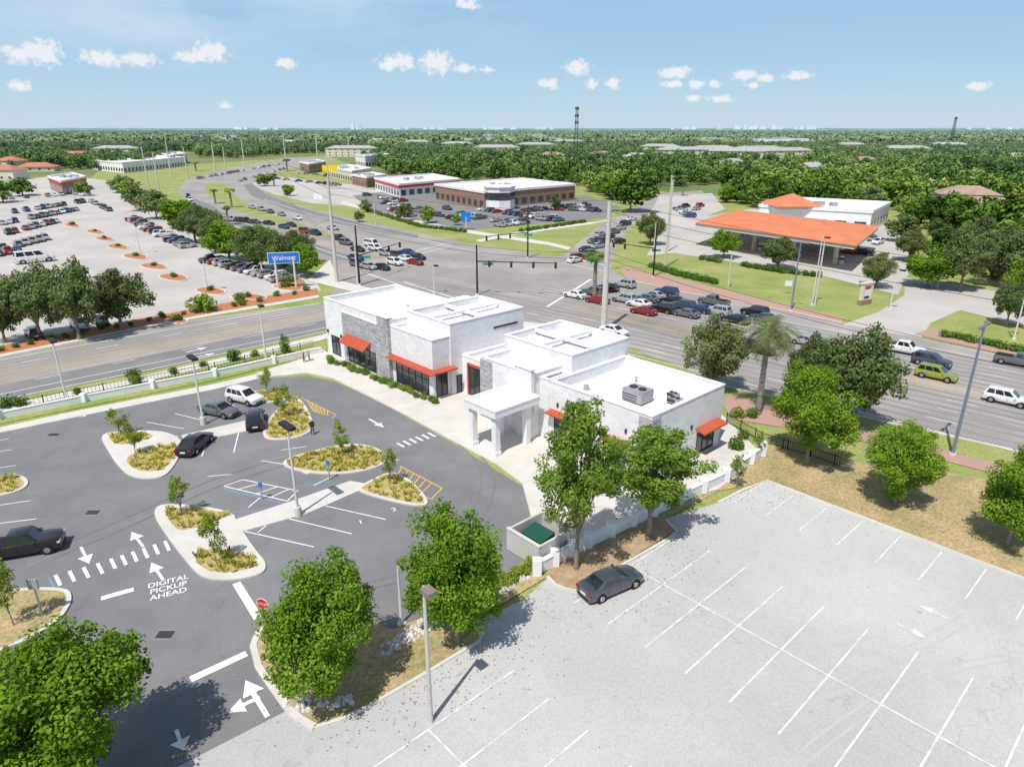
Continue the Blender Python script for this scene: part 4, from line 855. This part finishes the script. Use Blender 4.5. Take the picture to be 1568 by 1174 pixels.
def car_mesh(kind,col):
    if (kind,col) in cache: return cache[(kind,col)]
    pm=paint(col,PC[col],0 if col=='white' else .3); mb=MB()
    if kind=='sedan': X=[-2.42,-2.36,-2.1,-1.6,-1.0,0,.9,1.3,1.8,2.15,2.36,2.42];Z=[.62,.92,1.0,1.0,.95,.93,.95,.94,.86,.76,.66,.5];W_=[.72,.82,.88,.92,.93,.93,.93,.92,.9,.85,.76,.66]; g=(-1.95,-1.05,.30,1.2,.93,1.45)
    elif kind=='suv': X=[-2.35,-2.32,-2.2,-1.6,-1.0,0,.9,1.3,1.8,2.15,2.33,2.38];Z=[.7,1.0,1.08,1.08,1.05,1.03,1.05,1.06,1.02,.94,.82,.6];W_=[.82,.88,.93,.95,.95,.95,.95,.95,.93,.9,.82,.74]; g=(-2.26,-1.95,.35,1.15,1.04,1.74)
    elif kind=='pickup': X=[-2.9,-2.88,-2.7,-1.9,-1.2,0,1.0,1.5,2.0,2.6,2.82,2.88];Z=[.9,1.12,1.14,1.14,1.14,1.13,1.15,1.16,1.14,1.08,.95,.7];W_=[.9,.95,.97,.99,.99,.99,.99,.99,.98,.95,.9,.8]; g=(-.75,-.5,.9,1.55,1.12,1.85)
    else: X=[-2.6,-2.58,-2.5,-1.6,-1.0,0,.9,1.5,2.0,2.35,2.5,2.55];Z=[.9,1.15,1.2,1.2,1.2,1.2,1.2,1.15,1.05,.95,.82,.6];W_=[.88,.94,.97,.98,.98,.98,.98,.98,.96,.92,.84,.74]; g=(-2.52,-2.4,1.0,1.75,1.18,2.1)
    rings=[]; zb=.24 if kind=='sedan' else .32
    for x,z,w in zip(X,Z,W_):
        mid=min(.62 if kind=='sedan' else .75,z-.1)
        ring=[(-w*.88,zb),(-w*.98,zb+.12),(-w,mid),(-w*.965,z-.045),(-w*.84,z),(-w*.4,z+.025),(w*.4,z+.025),(w*.84,z),(w*.965,z-.045),(w,mid),(w*.98,zb+.12),(w*.88,zb)]
        k=len(mb.v); mb.v+=[(x,a,b) for a,b in ring]; rings.append(k)
    i=mb.mi(pm)
    for r in range(len(rings)-1):
        a,b=rings[r],rings[r+1]
        for j in range(12):
            q=(j+1)%12; mb.f.append((a+j,b+j,b+q,a+q)); mb.m.append(i)
    mb.f.append(tuple(rings[0]+j for j in range(12))); mb.m.append(i); mb.f.append(tuple(rings[-1]+j for j in range(11,-1,-1))); mb.m.append(i)
    xr,tr,tf,xf,zl,zh=g; wb=.86*max(W_); wt=.70*max(W_) if kind!='van' else .8*max(W_)
    b=[Vector(p) for p in ((xr,-wb,zl),(xf,-wb,zl),(xf,wb,zl),(xr,wb,zl))]; t=[Vector(p) for p in ((tr,-wt,zh-.05),(tf,-wt,zh-.05),(tf,wt,zh-.05),(tr,wt,zh-.05))]
    t2=[Vector(p) for p in ((tr+.12,-wt+.14,zh),(tf-.12,-wt+.14,zh),(tf-.12,wt-.14,zh),(tr+.12,wt-.14,zh))]
    k=len(mb.v); mb.v+=[tuple(p) for p in b+t+t2]
    for s in (0,4):
        for j in range(4): q=(j+1)%4; mb.f.append((k+s+j,k+s+q,k+s+4+q,k+s+4+j)); mb.m.append(i)
    mb.f.append((k+8,k+9,k+10,k+11)); mb.m.append(i)
    def panel(A,B_,C_,D,s0,s1,t0,t1,mat,off=.008):
        n=(B_-A).cross(D-A).normalized()
        f=lambda s,t_:(A.lerp(B_,s)).lerp(D.lerp(C_,s),t_)+n*off
        mb.face([f(s0,t0),f(s1,t0),f(s1,t1),f(s0,t1)],mat)
    panel(b[1],b[2],t[2],t[1],.06,.94,.06,.95,m_cgl); panel(b[3],b[0],t[0],t[3],.08,.92,.15,.92,m_cgl)
    cuts={'sedan':[(.16,.50),(.53,.86)],'suv':[(.06,.30),(.33,.60),(.63,.88)],'pickup':[(.10,.46),(.50,.84)],'van':[(.05,.3),(.34,.6),(.64,.88)]}[kind]
    for s0,s1 in cuts:
        panel(b[0],b[1],t[1],t[0],s0,s1,.10,.9,m_cgl); panel(b[2],b[3],t[3],t[2],1-s1,1-s0,.10,.9,m_cgl)
    if kind=='pickup': mb.face([(-2.75,-.82,1.17),(-.85,-.82,1.17),(-.85,.82,1.17),(-2.75,.82,1.17)],m_tyre)
    x0,x1=X[0],X[-1]; wr=.34 if kind in('sedan',) else .38; wx=(x0+ .95,x1-.93)
    for xw in wx:
        for sg in (-1,1):
            y=sg*max(W_)*.985; mb.cyl((xw,y-sg*.2,wr+.02),(xw,y+sg*.004,wr+.02),wr+.06,wr+.06,m_tyre,16)
            mb.cyl((xw,y-sg*.18,wr),(xw,y+sg*.02,wr),wr,wr,m_tyre,16); mb.cyl((xw,y,wr),(xw,y+sg*.03,wr),wr*.62,wr*.58,m_rim,10)
    for sg in (-1,1):
        w=W_[-2]; zz=Z[-2]
        ya,yb=sorted((sg*w*.62,sg*w*1.02)); mb.box(x1-.24,x1-.03,ya,yb,zz-.14,zz-.01,m_hl)
        ya,yb=sorted((sg*W_[1]*.6,sg*W_[1]*1.02)); mb.box(x0+.0,x0+.14,ya,yb,Z[1]-.2,Z[1]-.04,m_tl)
        ya,yb=sorted((sg*max(W_)*.97,sg*(max(W_)+.16))); mb.box(xf-.35,xf-.2,ya,yb,zl-.02,zl+.13,pm)
        for xd in (-.9,.12): mb.box(xd-.008,xd+.008,*sorted((sg*max(W_)*.99,sg*(max(W_)+.003))),zb+.2,zl-.08,m_tyre)
    mb.box(x1-.03,x1+.01,-.5,.5,.36,.52,m_tyre); mb.box(x0-.015,x0+.02,-.26,.26,.55,.7,m_signw); mb.box(x0-.02,x0+.03,-.6,.6,.3,.42,m_tyre)
    me=mb.mesh('car_body',38); cache[(kind,col)]=me; return me
def car(p,ang,kind,col,name=None,z=.06):
    o=bpy.data.objects.new(name or {'sedan':'car','suv':'suv','pickup':'pickup_truck','van':'van'}[kind],car_mesh(kind,col)); COL.objects.link(o); o.location=(p.x,p.y,z); o.rotation_euler=(0,0,ang); return o
def pcar(f,t,kind,col,name='parked_car',z=.06):
    a,b=P(*f),P(*t); d=a-b; return car((a+b)/2,math.atan2(d.y,d.x),kind,col,name,z)
AU=math.atan2(U.y,U.x); AV=math.atan2(V.y,V.x)
pcar((968,888),(900,917),'sedan','slate'); pcar((312,676),(288,697),'sedan','black'); pcar((391,632),(392,670),'suv','black'); pcar((400,622),(352,610),'suv','white'); pcar((362,640),(312,630),'sedan','grey')
o=pcar((85,838),(-20,856),'pickup','black','parked_pickup_truck')
rc=random.Random(21); cols=['white','white','silver','grey','black','black','slate','blue','red','silver','beige']; kinds=['sedan','sedan','suv','suv','pickup']
def road(lst,ang):
    for x,y,k,c in lst: car(P(x,y),ang+rc.uniform(-.03,.03),k,c)
AB=AU+.07
road([(880,456,'sedan','white'),(908,452,'suv','grey'),(914,464,'sedan','red'),(956,440,'suv','silver'),(930,445,'sedan','black'),(955,463,'suv','silver'),(990,462,'sedan','grey'),(978,470,'sedan','white'),(985,481,'sedan','red'),(1015,478,'suv','black'),(1000,457,'sedan','silver'),(1020,452,'suv','blue'),(1045,473,'suv','slate'),(1050,485,'sedan','grey'),(1070,478,'sedan','blue'),(1098,482,'suv','silver'),(1092,467,'pickup','grey'),(1125,494,'sedan','black'),(1155,483,'suv','black'),(1168,492,'sedan','slate'),(1030,465,'sedan','black')],AB+math.pi)
road([(1380,540,'pickup','white'),(1425,560,'suv','slate'),(1432,580,'suv','olive'),(1540,618,'suv','white'),(1330,553,'sedan','grey'),(1235,528,'sedan','silver'),(1560,560,'pickup','grey'),(940,512,'sedan','white'),(1160,540,'suv','black')],AB)
road([(548,408,'suv','grey'),(565,412,'sedan','silver'),(585,413,'sedan','black'),(605,406,'suv','white'),(622,400,'sedan','white'),(636,405,'sedan','red'),(592,392,'suv','silver'),(575,384,'suv','white'),(570,378,'van','white'),(548,385,'sedan','black'),(610,395,'suv','slate'),(640,397,'sedan','black'),(625,390,'sedan','blue'),(545,398,'sedan','blue'),(530,375,'suv','grey'),(467,357,'suv','red'),(483,360,'suv','black'),(435,350,'sedan','blue'),(446,347,'sedan','black'),(510,352,'sedan','silver'),(520,368,'suv','black')],AB)
road([(885,398,'suv','red'),(880,402,'sedan','white'),(905,392,'suv','grey'),(898,385,'sedan','black'),(915,380,'sedan','silver'),(925,372,'suv','slate'),(932,365,'sedan','black'),(940,358,'suv','grey'),(950,352,'sedan','silver'),(958,345,'suv','black'),(966,338,'sedan','white'),(910,372,'sedan','grey'),(920,363,'suv','silver'),(948,372,'sedan','black'),(1050,318,'suv','black'),(1066,322,'sedan','silver'),(1072,317,'suv','red')],AV+.05)
for a,b,n in [((288,302),(300,322),4),((300,275),(370,262),9),((330,270),(430,252),9),((345,338),(420,345),5),((380,318),(470,340),5),((360,280),(440,258),8)]:
    pa,pb=P(*a),P(*b); d=pb-pa
    for i in range(n):
        t=(i+rc.random()*.7)/n; car(pa+d*t,math.atan2(d.y,d.x),rc.choice(kinds),rc.choice(cols))
def row(a,b,prob,ang,step=2.9):
    pa,pb=P(*a),P(*b); d=pb-pa; n=int(d.length/step)
    for i in range(n):
        if rc.random()<prob: car(pa+d*((i+.5)/n),ang+(math.pi if rc.random()<.4 else 0)+rc.uniform(-.03,.03),rc.choice(kinds),rc.choice(cols),'parked_car')
row((0,362),(90,340),.75,AU);row((0,385),(75,366),.7,AU);row((0,345),(120,322),.6,AU);row((0,330),(130,310),.55,AU);row((-40,400),(60,378),.7,AU)
row((225,350),(300,385),.7,AV);row((320,400),(440,432),.85,AV);row((200,335),(230,352),.5,AV);row((140,310),(170,325),.5,AU)
row((35,520),(200,488),.7,AU);row((-60,310),(150,296),.4,AU)
car(P(55,402),AV,'van','white','motorhome').scale=(1.6,1.2,1.4)
row((640,325),(700,338),.7,AU+.3);row((700,330),(790,345),.8,AV);row((735,322),(860,340),.8,AV);row((800,325),(900,316),.85,AU);row((760,348),(850,335),.7,AU);row((590,312),(650,325),.7,AV);row((560,300),(620,310),.6,AV);row((850,322),(930,325),.6,AU);row((640,318),(690,322),.6,AU);row((600,322),(640,336),.5,AV)
row((400,272),(520,285),.5,AV,4);row((450,265),(560,275),.4,AV,4)
row((1130,365),(1180,372),.4,AU);row((1270,385),(1330,392),.6,AU);row((1330,365),(1350,378),.7,AV);row((1090,350),(1150,345),.3,AU)
row((1040,322),(1060,335),.4,AU)
fl_=MB()
for a,b in [((0,362),(90,340)),((0,385),(75,366)),((0,345),(120,322)),((-40,400),(60,378)),((225,350),(300,385)),((60,420),(240,372)),((120,440),(260,400))]:
    pa,pb=P(*a),P(*b); d=pb-pa; n=int(d.length/2.9); dd=d.normalized(); q=Vector((-dd.y,dd.x,0))
    for i in range(n): c=pa+d*(i/n); fl_.ribbon([c-q*2.6,c+q*2.6],.14,.035,m_white)
fl_.obj('far_stall_markings')
# ---------------------------------------------------------------- poles, lamps, signals, signs
def polebase(b,ty): p=P(*b); return p,hgt(p.y,ty)
def lamp(name,b,ty,mat,r=.11,arm=1.0,heads=1,baseh=.7,ang=None,headmat=m_black,hs=(.45,.3)):
    p,h=polebase(b,ty); mb=MB(); mb.cyl((0,0,0),(0,0,baseh),.32,.3,m_conc,12); mb.cyl((0,0,baseh),(0,0,h),r*1.25,r*.75,mat,10)
    a0=AU if ang is None else ang
    for k in range(heads):
        a=a0+math.pi*k; d=Vector((math.cos(a),math.sin(a),0)); e_=Vector((0,0,h-.1))+d*arm; mb.cyl((0,0,h-.25),e_,r*.5,r*.4,mat,6)
        q=Vector((-d.y,d.x,0)); w,hh=hs
        c=e_+d*w*.4; b4=[c-d*w-q*hh,c+d*w-q*hh,c+d*w+q*hh,c-d*w+q*hh]; mb.hexa([x+Vector((0,0,-.12)) for x in b4],[x*1+Vector((0,0,.12)) for x in b4],headmat)
    return mb.obj(name,None,35,loc=(p.x,p.y,.0))
m_bronze=M('weathered_bronze_housing',(.20,.17,.14),(.28,.25,.21),scale=3,rough=.6)
lamp('parking_lot_lamp',(660,1105),897,m_pole,.11,.25,1,.01,AU,m_bronze,(.36,.28))
lamp('parking_lot_lamp',(457,790),650,m_polew,.10,.3,2,.9); lamp('parking_lot_lamp',(312,650),546,m_polew,.10,.3,2,.9); lamp('parking_lot_lamp',(104,620),520,m_polew,.10,.3,2,.4)
lamp('street_lamp',(408,552),466,m_polew,.12,.4,1,.3); lamp('street_lamp',(615,955),867,m_polew,.09,.05,1,.1,None,m_polew,(.08,.06))
lamp('street_lamp',(1458,697),497,m_polebl,.13,.9,2,.3,AV,m_polebl,(.4,.14)); lamp('street_lamp',(1211,476),370,m_polebl,.13,.9,2,.3,AU,m_polebl,(.4,.14))
for b,t in [((1243,468),362),((1362,475),412),((1552,520),432),((215,388),345),((665,450),405),((1435,440),385),((115,310),285),((60,305),282),((318,445),395)]: lamp('street_lamp',b,t,m_polew,.1,.7,1,.3)
def upole(b,ty,r,mat=m_pole,name='utility_pole'):
    p,h=polebase(b,ty); mb=MB(); mb.cyl((0,0,0),(0,0,h),r*1.25,r*.7,mat,10)
    for z in (h-.5,h-2,h-3.4):
        if h>12: mb.cyl((r*.6,0,z),(r*.6+.5,0,z+.15),.07,.06,m_metal,6)
    mb.obj(name,loc=(p.x,p.y,0)); return p,h
A1,h1=upole((924,507),308,.42); A2,h2=upole((516,432),272,.33)
for b,t,r in [((402,420),375,.2),((548,437),345,.16),((1022,385),275,.22),((1000,408),340,.2),((288,275),225,.4),((330,262),218,.45),((375,258),212,.45),((438,250),205,.5),((486,240),208,.6),((228,290),225,.35),((1018,410),268,.2),((245,300),232,.3),((535,240),210,.6),((575,345),310,.2),((1247,470),370,.17),((1115,440),390,.15),((262,268),205,.35),((345,255),225,.4),((505,300),230,.28)]: upole(b,t,r)
cb=MB()
def wire(a,b,sag,r=.035):
    n=14; pr=None
    for i in range(n+1):
        t=i/n; q=a.lerp(b,t)-Vector((0,0,sag*4*t*(1-t)))
        if pr: cb.cyl(pr,q,r,r,m_frame,4)
        pr=q
pw=[Vector((A2.x,A2.y,h2)),Vector((A1.x,A1.y,h1))]; dr=L(75,36); pw.append(Vector((dr.x,dr.y,17)))
for dz in (0,-1.5,-3,-7.5,-8.5): 
    for i in range(2): wire(pw[i]+Vector((0,0,dz)),pw[i+1]+Vector((0,0,dz)),1.2 if dz>-5 else 2)
q=P(402,420); wire(Vector((q.x,q.y,9)),pw[0]+Vector((0,0,-8)),1)
fp,fh=P(375,258),hgt(P(375,258).y,212)
for dz in (0,-2,-4): wire(Vector((fp.x,fp.y,fh+dz)),pw[0]+Vector((0,0,dz)),3,.05)
cb.obj('overhead_power_lines'); upole_=MB(); upole_.cyl((dr.x,dr.y,0),(dr.x,dr.y,18),.4,.28,m_pole,10); upole_.obj('utility_pole')
def signal(b,ty,arms,name='traffic_signal'):
    p,h=polebase(b,ty); mb=MB(); mb.cyl((0,0,0),(0,0,h),.2,.14,m_black,10); mb.cyl((0,0,0),(0,0,.4),.35,.3,m_conc,10)
    for (px2,z,n) in arms:
        q=P(px2[0],px2[1],z); q=Vector((q.x-p.x,q.y-p.y,z)); s=Vector((0,0,min(z,h-.5))); mb.cyl(s,q,.12,.07,m_black,8)
        for i in range(n):
            c=s.lerp(q,1-i*.28); 
            mb.box(c.x-.22,c.x+.22,c.y-.15,c.y+.15,c.z-1.0,c.z+.15,m_black)
            for j,mm in enumerate((m_signr,m_signy,m_signg)): mb.cyl((c.x,c.y-.15,c.z-.12-j*.33),(c.x,c.y-.2,c.z-.12-j*.33),.11,.11,mm if j==0 else m_frame,8)
        c=s.lerp(q,.08); mb.box(c.x,c.x+1.9,c.y-.1,c.y-.05,c.z-.7,c.z-.25,m_signg)
    mb.obj(name,loc=(p.x,p.y,0))
signal((731,452),375,[((851,403),6.5,4)]); signal((551,437),345,[((612,372),6,2)]); signal((808,395),315,[((745,362),6.2,3)]); signal((1000,425),340,[((940,372),6.2,2)])
def sign(name,b,ty,w,hh,mat,txt=None,post=m_black,two=False,border=None,tmat=m_signw,ang=0,dep=.12,ts=1.0):
    p,h=polebase(b,ty); mb=MB(); e_=empty(name); e_.location=(p.x,p.y,0); e_.rotation_euler=(0,0,ang)
    for x in ((-w*.3,w*.3) if two else (0,)): mb.cyl((x,.0,0),(x,.0,h-hh*.5),.06 if w<2 else .2,.06 if w<2 else .2,post,8)
    mb.box(-w/2,w/2,-dep/2-.05,dep/2-.05,h-hh,h,mat)
    if border: mb.box(-w/2-.1,w/2+.1,-dep/2-.03,dep/2,h-hh-.1,h+.1,border)
    mb.obj('post_and_panel',e_)
    if txt:
        c=bpy.data.curves.new('lettering','FONT'); c.body=txt; c.size=hh*.62*ts; c.align_x='CENTER'; c.align_y='CENTER'; c.materials.append(tmat); c.offset=.01
        t=bpy.data.objects.new('lettering',c); COL.objects.link(t); t.parent=e_; t.location=(0,-dep/2-.056,h-hh/2); t.rotation_euler=(math.pi/2,0,0)
sign('store_sign',(440,442),387,5.8,2.0,m_signb,'Walmart',m_polew,True,m_signw,ang=.25)
sign('pole_sign',(508,290),253,8,3.0,m_signy,None,m_pole); sign('pole_sign',(487,305),296,4,3,m_signw,None,m_pole); sign('pole_sign',(1205,450),430,1.4,1.0,m_signw,None,m_metal)
# station monument sign: masonry base with a white cabinet
p,h=polebase((1323,466),434); mb=MB(); e_=empty('monument_sign'); e_.location=(p.x,p.y,0); e_.rotation_euler=(0,0,.5)
mb.box(-1.5,1.5,-.4,.4,0,.9,m_brown); mb.box(-1.35,-1.0,-.35,.35,.9,h,m_cream); mb.box(1.0,1.35,-.35,.35,.9,h,m_cream); mb.box(-.99,.99,-.25,.25,.95,h-.05,m_signw); mb.box(-1.5,1.5,-.45,.45,h,h+.25,m_cream)
mb.box(-.8,.8,-.27,-.252,h-1.0,h-.45,m_signr); mb.box(-.7,.7,-.27,-.252,1.15,1.6,m_frame); mb.obj('sign_cabinet',e_)
sign('pole_sign',(714,352),325,3,3,m_signb,None,m_pole); sign('pole_sign',(1445,350),338,3,2,m_signb,None,m_pole)
sign('pole_sign',(66,945),886,.65,.75,m_metal,None,m_metal); sign('pole_sign',(505,735),705,.3,.42,m_signb,None,m_metal); sign('pole_sign',(402,765),738,.3,.42,m_signb,None,m_metal)
p,h=polebase((412,985),918); mb=MB(); mb.cyl((0,0,0),(0,0,h),.04,.04,m_metal,6)
dd=Vector((-.25,-.96,0)).normalized()
c=Vector((0,0,h-.35)); mb.cyl(c-dd*-.05,c+dd*.08,.42,.42,m_signw,8); mb.cyl(c+dd*.081,c+dd*.09,.38,.38,m_signr,8)
so_=mb.obj('stop_sign',loc=(p.x,p.y,.1)); cu=bpy.data.curves.new('lettering','FONT'); cu.body='STOP'; cu.size=.28; cu.align_x='CENTER'; cu.align_y='CENTER'; cu.materials.append(m_signw); t=bpy.data.objects.new('lettering',cu); COL.objects.link(t); t.parent=so_; t.location=c+dd*.095; t.rotation_euler=(math.pi/2,0,math.atan2(dd.y,dd.x)+math.pi/2)
def lattice(X,Y,h,w,heads):
    mb=MB(); n=12
    cs=[(-1,-1),(1,-1),(1,1),(-1,1)]
    for i in range(n):
        z0,z1=h*i/n,h*(i+1)/n; w0=w*(1-.6*i/n); w1=w*(1-.6*(i+1)/n)
        for j in range(4):
            a,b=cs[j],cs[(j+1)%4]; mb.cyl((a[0]*w0,a[1]*w0,z0),(a[0]*w1,a[1]*w1,z1),.25,.25,m_steel,4); mb.cyl((a[0]*w0,a[1]*w0,z0),(b[0]*w1,b[1]*w1,z1),.14,.14,m_steel,4); mb.cyl((a[0]*w1,a[1]*w1,z1),(b[0]*w1,b[1]*w1,z1),.14,.14,m_steel,4)
    for z in heads:
        for k in range(9):
            a=k*.7; mb.box(math.cos(a)*1.6-.25,math.cos(a)*1.6+.25,math.sin(a)*1.6-.25,math.sin(a)*1.6+.25,z-1.2,z+1.2,m_steel)
    mb.obj('cell_tower',loc=(X,Y,0))
lattice(62,700,49,2.0,(47.5,41,35)); lattice(728,1200,47,2.5,(45,))
# ---------------------------------------------------------------- pedestrians
def person(px,shirt,pants,ang):
    p=P(*px); v=[(0,0,.95),(0,0,1.2),(0,0,1.42),(0,0,1.55),(0,.02,1.68),(-.2,0,1.4),(-.26,.03,1.12),(-.24,.12,.88),(.2,0,1.4),(.26,-.03,1.12),(.25,.05,.86),(-.1,0,.9),(-.11,.1,.5),(-.11,.02,.08),(-.11,.14,.04),(.1,0,.9),(.11,-.08,.5),(.11,-.22,.1),(.11,-.1,.05)]
    e=[(0,1),(1,2),(2,3),(3,4),(2,5),(5,6),(6,7),(2,8),(8,9),(9,10),(0,11),(11,12),(12,13),(13,14),(0,15),(15,16),(16,17),(17,18)]
    r=[.14,.15,.14,.055,.11,.065,.05,.035,.065,.05,.035,.1,.07,.045,.04,.1,.07,.045,.04]
    me=bpy.data.meshes.new('pedestrian'); me.from_pydata(v,e,[]); o=bpy.data.objects.new('pedestrian',me); COL.objects.link(o); o.location=(p.x,p.y,.06); o.rotation_euler=(0,0,ang)
    o.modifiers.new('skin','SKIN'); sk=me.skin_vertices[0].data if me.skin_vertices else None
    if sk is not None:
        for i,x in enumerate(r): sk[i].radius=(x,x)
        sk[0].use_root=True
    s=o.modifiers.new('sub','SUBSURF'); s.levels=1; s.render_levels=2
    mm,nt,N,K,b=newmat('clothing'); tcn=N.new('ShaderNodeTexCoord'); sx=N.new('ShaderNodeSeparateXYZ'); K.new(tcn.outputs['Object'],sx.inputs[0]); cr=N.new('ShaderNodeValToRGB'); cr.color_ramp.interpolation='CONSTANT'
    mr=N.new('ShaderNodeMath'); mr.operation='DIVIDE'; mr.inputs[1].default_value=1.8; K.new(sx.outputs[2],mr.inputs[0]); K.new(mr.outputs[0],cr.inputs[0]); el_=cr.color_ramp.elements; el_[0].color=(*pants,1); el_[1].position=.53; el_[1].color=(*shirt,1); q=el_.new(.835); q.color=(.35,.2,.14,1); q=el_.new(.95); q.color=(.03,.02,.015,1); K.new(cr.outputs[0],b.inputs['Base Color']); me.materials.append(mm)
for px,s_,pn,a in [((479,666),(.03,.03,.04),(.05,.05,.07),.6),((466,556),(.5,.05,.05),(.04,.04,.06),2.0),((474,554),(.6,.25,.2),(.1,.1,.15),2.4)]:
    try: person(px,s_,pn,a)
    except Exception as ex: print('person',ex)
print('objects',len(bpy.data.objects))
